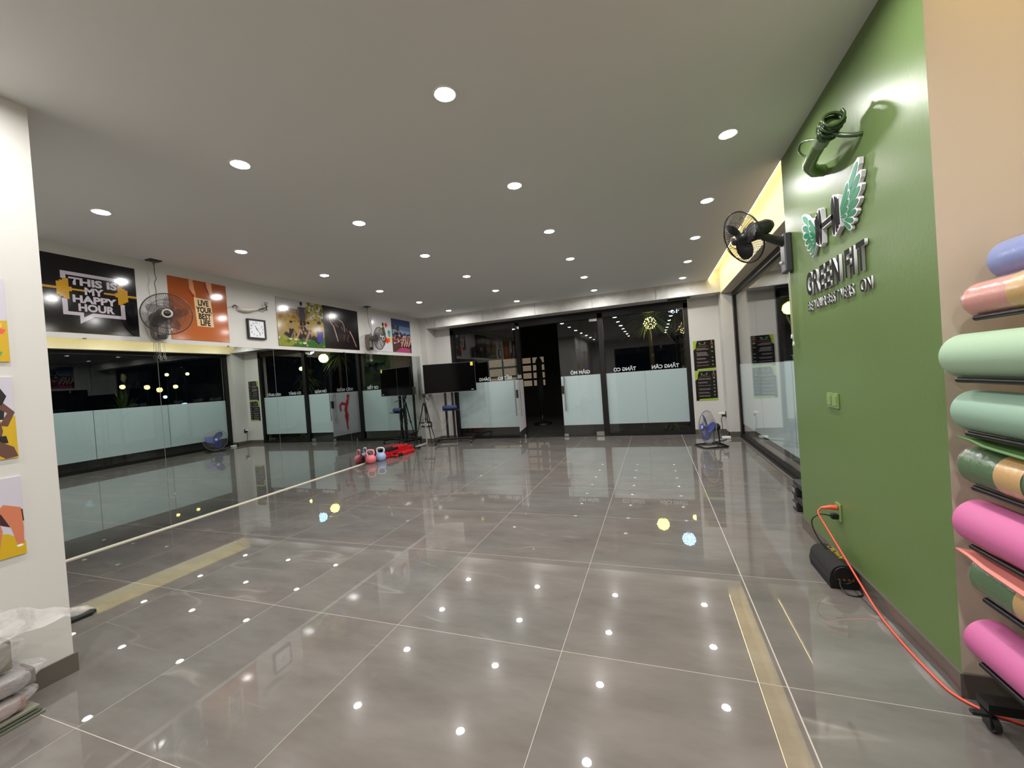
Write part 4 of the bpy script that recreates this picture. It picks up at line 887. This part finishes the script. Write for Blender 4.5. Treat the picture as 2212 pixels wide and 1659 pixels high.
# ------------------------------------------------------------------ tripod
tp = thing('tripod', 'black camera tripod standing in the corner beside the television', 'tripod', (-5.10, 8.20, 0))
ap = Vector((0, 0, 1.0))
for fx, fy in ((-0.20, -0.26), (0.26, -0.02), (-0.06, 0.30)):
    ft = Vector((fx, fy, 0.012)); mid = ap.lerp(ft, 0.45); mid2 = ap.lerp(ft, 0.75)
    lg = MB().tube([ap+Vector((fx, fy, 0))*0.10, mid], 0.014, 8).build('leg', M_BLACKM, tp)
    MB().tube([mid, mid2], 0.011, 8).tube([mid2, ft], 0.008, 8).build('leg_extension', M_BLACKM, lg)
    MB().sphere(ft, 0.012, 8, 6).build('foot', M_BLACK, lg)
    MB().bbox(tuple(mid-Vector((0.016,0.016,0.02))), tuple(mid+Vector((0.016,0.016,0.02))), 0.004).build('clamp', M_BLACK, lg)
    MB().tube([mid, (0, 0, 0.66)], 0.005, 6).build('brace', M_BLACKM, tp)
MB().cyl((0, 0, 0.55), (0, 0, 1.15), 0.013, n=12).build('centre_column', M_BLACKM, tp)
MB().lathe([(0.013, 0.94), (0.035, 0.96), (0.04, 1.0), (0.03, 1.04), (0.013, 1.05)], 14).build('shoulder', M_BLACK, tp)
MB().bbox((-0.03, -0.03, 1.14), (0.03, 0.03, 1.19), 0.008).bbox((-0.036, -0.036, 1.195), (0.036, 0.036, 1.225), 0.006).build('head', M_BLACK, tp)
MB().tube([(0.02, -0.02, 1.16), (0.14, -0.10, 1.10), (0.19, -0.13, 1.08)], [0.006, 0.008, 0.011], 8).build('pan_handle', M_BLACK, tp)

# ------------------------------------------------------------------ kettlebells and dumbbells along the mirror
def kettlebell(label, loc, rz, cb, ch, sc=1.0):
    t = thing('kettlebell', label, 'kettlebell', loc, rz, 'kettlebells by the mirror')
    prof = [(0.0005, 0.0005), (0.068, 0.0005), (0.085, 0.015), (0.100, 0.055), (0.102, 0.085), (0.090, 0.125), (0.066, 0.150), (0.04, 0.158), (0.0005, 0.16)]
    MB().lathe([(r*sc, z*sc) for r, z in prof], 28).build('bell', cb, t)
    pts = [(-0.052, 0, 0.145), (-0.066, 0, 0.18), (-0.070, 0, 0.215), (-0.058, 0, 0.240), (-0.03, 0, 0.252), (0.03, 0, 0.252), (0.058, 0, 0.240), (0.070, 0, 0.215), (0.066, 0, 0.18), (0.052, 0, 0.145)]
    MB().tube(cr([tuple(c*sc for c in p) for p in pts], 4), 0.0165*sc, 12).build('handle', ch, t)
kettlebell('pink kettlebell nearest the camera at the foot of the mirror', (-5.235, 6.36, 0), 0.45, mat('pink_vinyl', srgb(222, 112, 122), 0.45), mat('pale_pink', srgb(234, 158, 160), 0.45))
kettlebell('pale blue kettlebell standing between the pink one and the dumbbells', (-5.185, 6.60, 0), 0.5, mat('pale_blue_vinyl', srgb(150, 172, 214), 0.45), mat('pale_grey', srgb(206, 208, 212), 0.45))
def dumbbell_parts(hm, gm):
    out = []
    hex_ = [(0.034*math.cos(PI/6+PI/3*k), 0.034*math.sin(PI/6+PI/3*k)) for k in range(6)]
    for s in (-1, 1):
        bm = bmesh.new(); m = MB(); M = axes((s*0.062, 0, 0), (0,1,0), (0,0,1), (s,0,0))
        m.prism([(x*0.8, y*0.8) for x, y in hex_], -0.022, -0.016, M); m.prism(hex_, -0.016, 0.016, M); m.prism([(x*0.8, y*0.8) for x, y in hex_], 0.016, 0.022, M)
        bm.free(); out.append(('head', m.mesh('head', hm)))
    out.append(('grip', MB().tube([(-0.045,0,0), (0,0,0), (0.045,0,0)], [0.012, 0.0145, 0.012], 10).mesh('grip', gm)))
    return out
M_DR = mat('red_vinyl', srgb(196, 24, 34), 0.38); M_DB = mat('black_vinyl', srgb(24, 22, 24), 0.4)
red_parts = dumbbell_parts(M_DR, M_DR); blk_parts = dumbbell_parts(M_DB, M_DB)
nr = 0
layers = [(0, 14), (1, 13), (2, 10)]
for lay, n in layers:
    for k in range(n):
        y = 6.80+0.070*k+0.035*lay; z = 0.0345+0.056*lay; x = -5.262 if lay < 2 else -5.262
        black = lay == 2 and k < 5
        ln = ['bottom', 'middle', 'top'][lay]
        lb = '%s vinyl dumbbell, %s from the kettlebells in the %s layer by the mirror' % ('black' if black else 'red', ordinal(k), ln)
        t = thing('dumbbell', lb, 'dumbbell', (x, y, z), 0.0, 'dumbbells stacked along the mirror')
        for nm, me in (blk_parts if black else red_parts): link(nm, me, t)
for k in range(9):
    y = 6.90+0.074*k; black = k in (1, 2)
    t = thing('dumbbell', '%s vinyl dumbbell, %s from the kettlebells in the row laid in front' % ('black' if black else 'red', ordinal(k)), 'dumbbell', (-5.085, y, 0.0345), 0.0, 'dumbbells stacked along the mirror')
    for nm, me in (blk_parts if black else red_parts): link(nm, me, t)
bd = thing('exercise_bands', 'tangle of black straps on the floor by the mirror corner', 'strap', (-5.20, 7.86, 0))
MB().tube(wob([(-0.1,-0.12,0.012), (0.08,-0.08,0.02), (0.1,0.04,0.012), (-0.05,0.08,0.03), (-0.1,-0.03,0.04), (0.05,-0.1,0.05), (0.12,0.02,0.03), (0.0,0.12,0.012)], 0.008, 55, 30), 0.011, 6).build('strap', M_BLACK, bd)

# ------------------------------------------------------------------ yoga mats on their rack
rk = thing('mat_rack', 'black wheeled rack with long rods carrying rolled yoga mats', 'rack', (1.22, 1.72, 0))
def roll_mesh(r, length, turns=6, th=0.006):
    m = MB(); n = turns*40; ri = max(0.012, r-turns*th*1.15); prof = []
    for i in range(n+1):
        t = i/n; a = 2*PI*turns*t; rr = ri+(r-ri)*t; prof.append((rr, a))
    vs = []; fs = []
    for rr, a in prof:
        for dr in (0, -th*0.92):
            for y in (-length/2, length/2): vs.append(((rr+dr)*math.cos(a), y, (rr+dr)*math.sin(a)))
    outer = []
    for i in range(n):
        b = i*4; c = b+4
        outer += [(b, b+1, c+1, c), (b+2, c+2, c+3, b+3)]; fs += [(b, c, c+2, b+2), (b+1, b+3, c+3, c+1)]
    fs += [(0, 2, 3, 1), (n*4, n*4+1, n*4+3, n*4+2)]
    m._add(vs, outer, 0, True); m._add(vs, fs, 0, False)
    return m
def mcol(name, rgb): return mat(name, srgb(*rgb), 0.62, bump=0.10, bscale=220)
M_TAN = mat('kraft_label', srgb(204, 164, 104), 0.35)
mats_ = [('blue', 1.266, 1.728, 0.075, (134, 150, 206), 'wrap0', 'periwinkle blue rolled yoga mat on the top rod of the rack'),
         ('dusty', 1.182, 1.590, 0.068, (206, 142, 132), 'label', 'dusty pink yoga mat in clear wrap with a tan paper label'),
         ('mint', 1.122, 1.385, 0.086, (152, 178, 150), None, 'thick mint green rolled mat, upper of the two mint ones'),
         ('mint2', 1.142, 1.175, 0.081, (136, 166, 146), None, 'mint green rolled mat, lower of the two mint ones, above the green flap'),
         ('dark_green', 1.150, 0.965, 0.076, (62, 96, 52), 'bands', 'dark green wrapped mat with tan and green bands on the middle of the rack'),
         ('pink', 1.134, 0.752, 0.086, (196, 102, 150), None, 'bright pink rolled mat, upper of the two bright pink ones'),
         ('dark_green2', 1.164, 0.540, 0.076, (70, 104, 60), 'label', 'dark green wrapped mat with a tan label low on the rack'),
         ('pink2', 1.143, 0.297, 0.081, (192, 98, 148), None, 'bright pink rolled mat lowest on the rack')]
YC, LEN = 1.715, 0.61
posts = []
for nm, cx, cz, r, rgb, kind, lb in mats_:
    t = thing('yoga_mat', lb, 'yoga mat', (cx, YC, cz), 0.0, 'rolled yoga mats on the rack')
    ro = roll_mesh(r, LEN).build('roll', mcol('mat_'+nm, rgb), t)
    ro.rotation_euler = (0, 1.45+0.2*math.sin(cz*9), 0)
    def sleeve(y0, y1, rr, m, name):
        s = MB(); n = 32; vs = []; fs = []
        for y in (y0, y1):
            for k in range(n): vs.append((rr*math.cos(2*PI*k/n), y, rr*math.sin(2*PI*k/n)))
        fs = [(k, (k+1) % n, n+(k+1) % n, n+k) for k in range(n)]; s._add(vs, fs, 0, True); return s.build(name, m, t)
    if kind == 'label': sleeve(-0.22, 0.10, r+0.0012, M_TAN, 'paper_label')
    if kind == 'bands':
        sleeve(0.02, 0.13, r+0.0012, M_TAN, 'paper_label'); sleeve(-0.20, -0.04, r+0.0012, M_TAN, 'paper_label')
    if kind: sleeve(-LEN/2, LEN/2, r+0.003, M_WRAP2, 'clear_wrap')
    # two rods under each mat
    zr = cz-r-0.010
    for xx in ((cx-0.045, cx+0.055) if nm != 'blue' else (cx+0.03, cx+0.06)):
        zz = cz-math.sqrt(max(0.0001, (r+0.013)**2-(xx-cx)**2))-0.001
        MB().cyl((xx-1.22, -0.36, zz), (xx-1.22, 0.27, zz), 0.0105, n=10).build('rod', M_BLACKM, rk)
    MB().box((min(cx-0.06, 1.19)-1.22, -0.375, zr-0.01), (0.20, -0.345, zr+0.03)).build('cross_arm', M_BLACKM, rk)
for xx in (-0.02, 0.18): MB().box((xx, -0.41, 0.10), (xx+0.035, -0.375, 1.85)).build('upright', M_BLACKM, rk)
MB().box((-0.15, -0.42, 0.075), (0.28, -0.36, 0.11)).build('base_bar', M_BLACKM, rk)
MB().box((-0.15, 0.20, 0.075), (0.28, 0.26, 0.11)).build('base_bar', M_BLACKM, rk)
for xx in (-0.02, 0.18): MB().box((xx, -0.38, 0.07), (xx+0.035, 0.22, 0.105)).build('base_rail', M_BLACKM, rk)
for xx, yy in ((-0.13, 0.22), (0.26, 0.22), (-0.13, -0.39), (0.26, -0.39)):
    c = MB().cyl((xx-0.011, yy, 0.0285), (xx+0.011, yy, 0.0285), 0.028, n=20).build('caster', M_BLACK, rk)
    MB().cyl((xx-0.0125, yy, 0.0285), (xx+0.0125, yy, 0.0285), 0.015, n=16).build('caster_hub', M_STEEL, c)
    MB().prism([(yy-0.025, 0.02), (yy+0.015, 0.02), (yy+0.03, 0.08), (yy-0.02, 0.08)], xx-0.020, xx-0.014, axes((0,0,0), (0,1,0), (0,0,1), (1,0,0))).build('caster_fork', M_BLACKM, c)
    MB().bbox((xx-0.06, yy-0.01, 0.055), (xx-0.012, yy+0.012, 0.067), 0.003).build('brake_pedal', M_BLACK, c)
def flap(label, x0, z0, rgb, nm):
    """loose flat mat laid on the rods, its outer edge sagging"""
    t = thing('yoga_mat', label, 'yoga mat', (x0, YC, z0), 0.0, 'flat yoga mats on the rack')
    m = MB(); N, K = 12, 10; vs = []; fs = []
    for i in range(N+1):
        u = i/N
        for k in range(K+1):
            v = k/K; y = LEN/2-0.62*v; sag = -0.024*math.sin(min(1, v*1.1)*PI*0.5)*(1-u)**2
            vs.append((0.20*u, y, 0.006+sag+0.012*(1-u)**3*(1 if v < 0.15 else 0.2)))
    for i in range(N):
        for k in range(K): fs.append((i*(K+1)+k, (i+1)*(K+1)+k, (i+1)*(K+1)+k+1, i*(K+1)+k+1))
    o = len(vs); vs2 = vs+[(x, y, z-0.006) for x, y, z in vs]; fs2 = fs+[tuple(j+o for j in f[::-1]) for f in fs]
    def q(i, k): return i*(K+1)+k
    for i in range(N): fs2 += [(q(i,0), q(i,0)+o, q(i+1,0)+o, q(i+1,0)), (q(i+1,K), q(i+1,K)+o, q(i,K)+o, q(i,K))]
    for k in range(K): fs2 += [(q(0,k+1), q(0,k+1)+o, q(0,k)+o, q(0,k)), (q(N,k), q(N,k)+o, q(N,k+1)+o, q(N,k+1))]
    m._add(vs2, fs2, 0, True); m.build('sheet', mcol(nm, rgb), t)
flap('loose grass green mat sagging below the mint rolls', 1.078, 1.062, (82, 118, 64), 'mat_grass')
flap('loose salmon mat sagging below the bright pink roll', 1.056, 0.628, (216, 130, 120), 'mat_salmon')

# ------------------------------------------------------------------ wrapped boards at the lower left
pk = [(0.012, 0.00, (112, 116, 100), 'lowest'), (0.012, 0.016, (86, 92, 80), 'second lowest'), (0.014, 0.034, (122, 120, 106), 'third lowest')]
for k, (th, z, c, w) in enumerate(pk):
    t = thing('flat_board', 'flat board, %s of the pile under the clear plastic at the left' % w, 'board', (-2.945+0.006*k, 0.62, z+0.0005), 0.02*k, 'pile of flat boards by the white wall end')
    MB().bbox((-0.115, -0.42, 0), (0.115, 0.40-0.01*k, th), 0.003).build('sheet', mat('board_%d' % k, srgb(*c), 0.5), t)
def bundle(label, z, h, y1, c, seed, wx):
    t = thing('wrapped_bundle', label, 'bundle', (-2.955, 0.60, z), 0.0, 'plastic wrapped bundles by the white wall end')
    MB().bbox((-0.105, -0.40, 0.004), (wx-0.015, y1-0.03, h-0.02), 0.012).build('contents', mat('bundle_%d' % seed, srgb(*c), 0.6, var=0.3, vscale=9), t)
    # crumpled film around it
    m = MB(); N, K = 36, 40; vs = []; fs = []
    for k in range(K+1):
        v = k/K; y = -0.42+(y1+0.45)*v
        pinch = 1.0 if v < 0.86 else 1.0-0.75*((v-0.86)/0.14)**1.3
        for i in range(N):
            a = 2*PI*i/N; sx_ = math.copysign(abs(math.cos(a))**0.33, math.cos(a)); sz = math.copysign(abs(math.sin(a))**0.33, math.sin(a))
            xx = (wx-0.105)/2+sx_*((wx+0.105)/2+0.010)*pinch; zz = h/2+sz*(h/2-0.008)*pinch
            d = mnoise.noise(Vector((xx*14+seed, y*12, zz*22)))*0.007
            vs.append((xx+sx_*d, y+d*0.5, max(0.0005, zz+sz*d)))
    for k in range(K):
        for i in range(N): fs.append((k*N+i, k*N+(i+1) % N, (k+1)*N+(i+1) % N, (k+1)*N+i))
    m._add(vs, fs, 0, True); m.build('plastic_film', M_WRAP, t)
bundle('wrapped bundle with reddish print, lowest of the plastic bundles', 0.052, 0.085, 0.40, (140, 116, 110), 1, 0.125)
bundle('grey wrapped bundle with a knotted end in the middle of the pile', 0.140, 0.10, 0.44, (116, 108, 106), 2, 0.115)
bundle('olive wrapped bundle just under the loose plastic bag', 0.243, 0.16, 0.38, (120, 116, 104), 3, 0.09)
bg_ = thing('plastic_bag', 'loose crumpled clear plastic bag topping the pile, its tip past the wall end', 'plastic bag', (-2.95, 0.62, 0.425))
m = MB(); N, K = 40, 56; vs = []; fs = []
for k in range(K+1):
    v = k/K; y = -0.45+1.08*v
    for i in range(N+1):
        u = i/N-0.5
        wdt = 0.26*(1.0 if v < 0.55 else 1.0-0.85*((v-0.55)/0.45)**1.4)
        x = u*wdt+0.02
        top = 0.16*(1-(2*abs(u))**2.2)*(1 if v < 0.6 else max(0.04, 1-(v-0.6)*2.4))
        z = top-0.10*max(0, (v-0.55)/0.45)**1.3+0.012
        p = Vector((x*16, y*13, 3.3)); d = mnoise.noise(p)*0.04+mnoise.noise(p*2.3)*0.012
        vs.append((x+d*0.4, y, z+d))
for k in range(K):
    for i in range(N): fs.append((k*(N+1)+i, k*(N+1)+i+1, (k+1)*(N+1)+i+1, (k+1)*(N+1)+i))
m._add(vs, fs, 0, True); m.build('film', M_WRAP, bg_)
rf = thing('floor_frame', 'low black metal frame on the floor just past the white wall end', 'frame', (-4.1, 1.45, 0))
MB().box((-0.5, -0.17, 0.0005), (0.32, 0.0, 0.022)).build('plate', M_BLACK, rf)
MB().prism([(0.32, -0.17), (0.34, 0.16), (0.30, 0.20), (0.0, 0.02), (0.0, -0.17)], 0.0005, 0.02).build('corner_plate', M_BLACK, rf)

# ------------------------------------------------------------------ outside in the night
gr = MB().box((-40, 9.25, -0.12), (40, 60, -0.04)).box((1.76, -20, -0.12), (40, 9.25, -0.04)).build('ground', mat('night_paving', srgb(58, 56, 54), 0.6, var=0.2, vscale=2)); struct(gr, 'paved yard outside the glass in the dark')
M_LEAF = mat('palm_leaf', srgb(70, 96, 38), 0.45, var=0.3, vscale=3); M_TRUNK = mat('palm_trunk', srgb(74, 60, 46), 0.8, bump=0.6, bscale=30)
def spiky_tree(label, x, y, h, r, n, seed):
    rg = random.Random(seed)
    t = thing('spiky_tree', label, 'tree', (x, y, -0.04))
    MB().tube([(0,0,0), (0.04,0.02,h*0.5), (0,0,h)], [0.09, 0.07, 0.06], 10).build('trunk', M_TRUNK, t)
    m = MB()
    for i in range(n):
        az = rg.uniform(0, 2*PI); el = rg.uniform(-0.5, 1.45); L = r*rg.uniform(0.7, 1.1); d = Vector((math.cos(az)*math.cos(el), math.sin(az)*math.cos(el), math.sin(el))); sd = Vector((-math.sin(az), math.cos(az), 0)); w = rg.uniform(0.016, 0.026)
        vs = []; fs = []
        z0 = h+rg.uniform(-0.15, 0.15)
        for k in range(6):
            s = k/5; p = Vector((0,0,z0))+d*L*s+Vector((0,0,-0.55*L*s*s*max(0.15, 1-abs(el)*0.5))); ww = w*(0.5+1.6*s*(1-s))*(1 if k < 5 else 0.05)
            vs += [p-sd*ww, p+Vector((0,0,-ww*0.35)), p+sd*ww]
        for k in range(5):
            b = k*3; fs += [(b, b+1, b+4, b+3), (b+1, b+2, b+5, b+4)]
        m._add(vs, fs, 0, True)
    o = m.build('foliage', M_LEAF, t); o['kind'] = 'stuff'
    return t
def lantern(label, x, y, z, col, lc, power, r=0.15, n=36, seed=0, top=None):
    rg = random.Random(seed)
    t = thing('light_ball', label, 'lantern', (x, y, z))
    em = mat('bulb_%s' % col, (1, 1, 1), 0.5, emit=lc, estr=14.0)
    m = MB()
    for i in range(n):
        zz = 1-2*(i+0.5)/n; a = i*2.39996; q = math.sqrt(1-zz*zz); m.sphere((r*q*math.cos(a), r*q*math.sin(a), r*zz), 0.0105*rg.uniform(0.6, 1.3)*r/0.15, 6, 4)
    m.build('bulbs', em, t)
    w = MB()
    for k in range(5): w.torus(r*0.985, 0.003, 24, 4, M=Matrix.Rotation(PI*k/5, 4, 'Z') @ Matrix.Rotation(PI/2, 4, 'X'))
    w.build('wire_frame', M_BLACKM, t)
    MB().cyl((0, 0, -r), (0, 0, -0.04-z), 0.006, n=6).build('stake', M_BLACK, t)
    pl = bpy.data.lights.new('lantern_glow', 'POINT'); pl.energy = power; pl.color = lc[:3]; pl.shadow_soft_size = r
    link('glow', pl, t)
YEL = (1.0, 0.78, 0.25); BLU = (0.45, 0.72, 1.0)
spiky_tree('spiky-leaved tree lit yellow outside the right glass pane', -0.05, 11.75, 2.85, 0.80, 170, 1)
spiky_tree('spiky-leaved tree lit blue at the upper right of the glass front', 0.85, 13.8, 3.3, 0.9, 130, 2)
spiky_tree('small spiky-leaved tree at the right edge of the glass front', 1.15, 11.35, 2.0, 0.55, 110, 3)
lantern('yellow ball of tiny bulbs hanging in the tree outside the right pane', -0.02, 11.0, 2.60, 'yellow', YEL, 9.0, seed=1, top=3.1)
lantern('blue-white ball of tiny bulbs at the top right of the glass front', 0.57, 11.0, 2.95, 'blue', BLU, 7.0, r=0.16, seed=2, top=3.3)
lantern('small warm ball of bulbs low at the right edge of the glass front', 0.74, 10.75, 2.30, 'yellow', YEL, 2.0, r=0.07, n=16, seed=3, top=2.8)
mlist = [(7.87, 2.05, 'y', 0.10), (8.52, 2.01, 'y', 0.11), (8.87, 1.91, 'y', 0.12), (9.12, 2.42, 'y', 0.08), (9.77, 2.44, 'y', 0.08), (9.36, 2.0, 'y', 0.10), (9.02, 1.66, 'b', 0.08), (9.6, 1.33, 'b', 0.13)]
mlab = ['first and leftmost warm ball of bulbs in the mirrored yard', 'second warm ball of bulbs in the mirrored yard', 'largest warm ball of bulbs in the middle of the mirrored yard', 'upper warm ball of bulbs in the mirrored yard', 'topmost right warm ball of bulbs in the mirrored yard', 'warm ball of bulbs right of the largest one in the mirrored yard', 'blue-white ball of bulbs under the largest warm one in the mirrored yard', 'low blue-white cluster of bulbs just over the frosted band in the mirror']
for k, (yy, zz, c, r) in enumerate(mlist): lantern(mlab[k], 5.0, yy, zz, 'yellow' if c == 'y' else 'blue', YEL if c == 'y' else BLU, 1.0, r=r*0.7, n=12, seed=10+k, top=zz+0.6)
spiky_tree('dim spiky plant outside the side window, nearer the camera', 3.4, 5.2, 0.9, 0.9, 110, 5)
spiky_tree('dim spiky plant outside the side window, beside the warm lights', 3.7, 7.2, 1.2, 0.9, 110, 6)
spiky_tree('low pale plant behind the glass at the foot of the right pane', 0.35, 10.2, 0.10, 0.36, 70, 9)
# house across the yard with lit windows
hs = thing('house', 'dark house across the yard with warm lit windows', 'house', (0, 15.0, -0.04))
MB().box((-9.0, 0.02, 0), (-2.5, 4, 4.0)).build('wall', mat('house_wall', srgb(40, 36, 33), 0.8), hs)
M_LIT = mat('lit_curtain', srgb(200, 170, 130), 0.8, emit=(1.0, 0.78, 0.55), estr=0.14, var=0.35, vscale=9)
M_MUL = mat('dark_muntin', srgb(16, 14, 12), 0.6)
def litwin(x0, x1, z0, z1, nx, nz):
    w = MB().box((x0, -0.02, z0), (x1, 0.02, z1)).build('window', M_MUL, hs)
    for i in range(nx):
        for j in range(nz):
            a, b = x0+(x1-x0)*i/nx, x0+(x1-x0)*(i+1)/nx; c, d = z0+(z1-z0)*j/nz, z0+(z1-z0)*(j+1)/nz
            MB().box((a+0.04, -0.03, c+0.04), (b-0.04, -0.021, d-0.04)).build('pane', M_LIT, w)
litwin(-6.25, -5.0, 1.2, 2.3, 2, 3); litwin(-4.95, -3.9, 1.1, 2.27, 2, 4)
um = thing('parasol', 'folded patio parasol silhouetted beyond the open door', 'parasol', (-3.32, 12.0, -0.04))
MB().lathe([(0.02, 2.11), (0.07, 2.02), (0.11, 1.93), (0.10, 1.88), (0.085, 1.80), (0.10, 1.3), (0.12, 0.75), (0.06, 0.72)], 14).build('folded_canopy', mat('dark_canvas', srgb(12, 12, 13), 0.9), um)
MB().cyl((0, 0, 0), (0, 0, 2.13), 0.022, n=10).build('pole', M_BLACKM, um)
MB().lathe([(0.28, 0.0), (0.28, 0.05), (0.05, 0.09), (0.03, 0.3)], 20).build('base', M_BLACK, um)
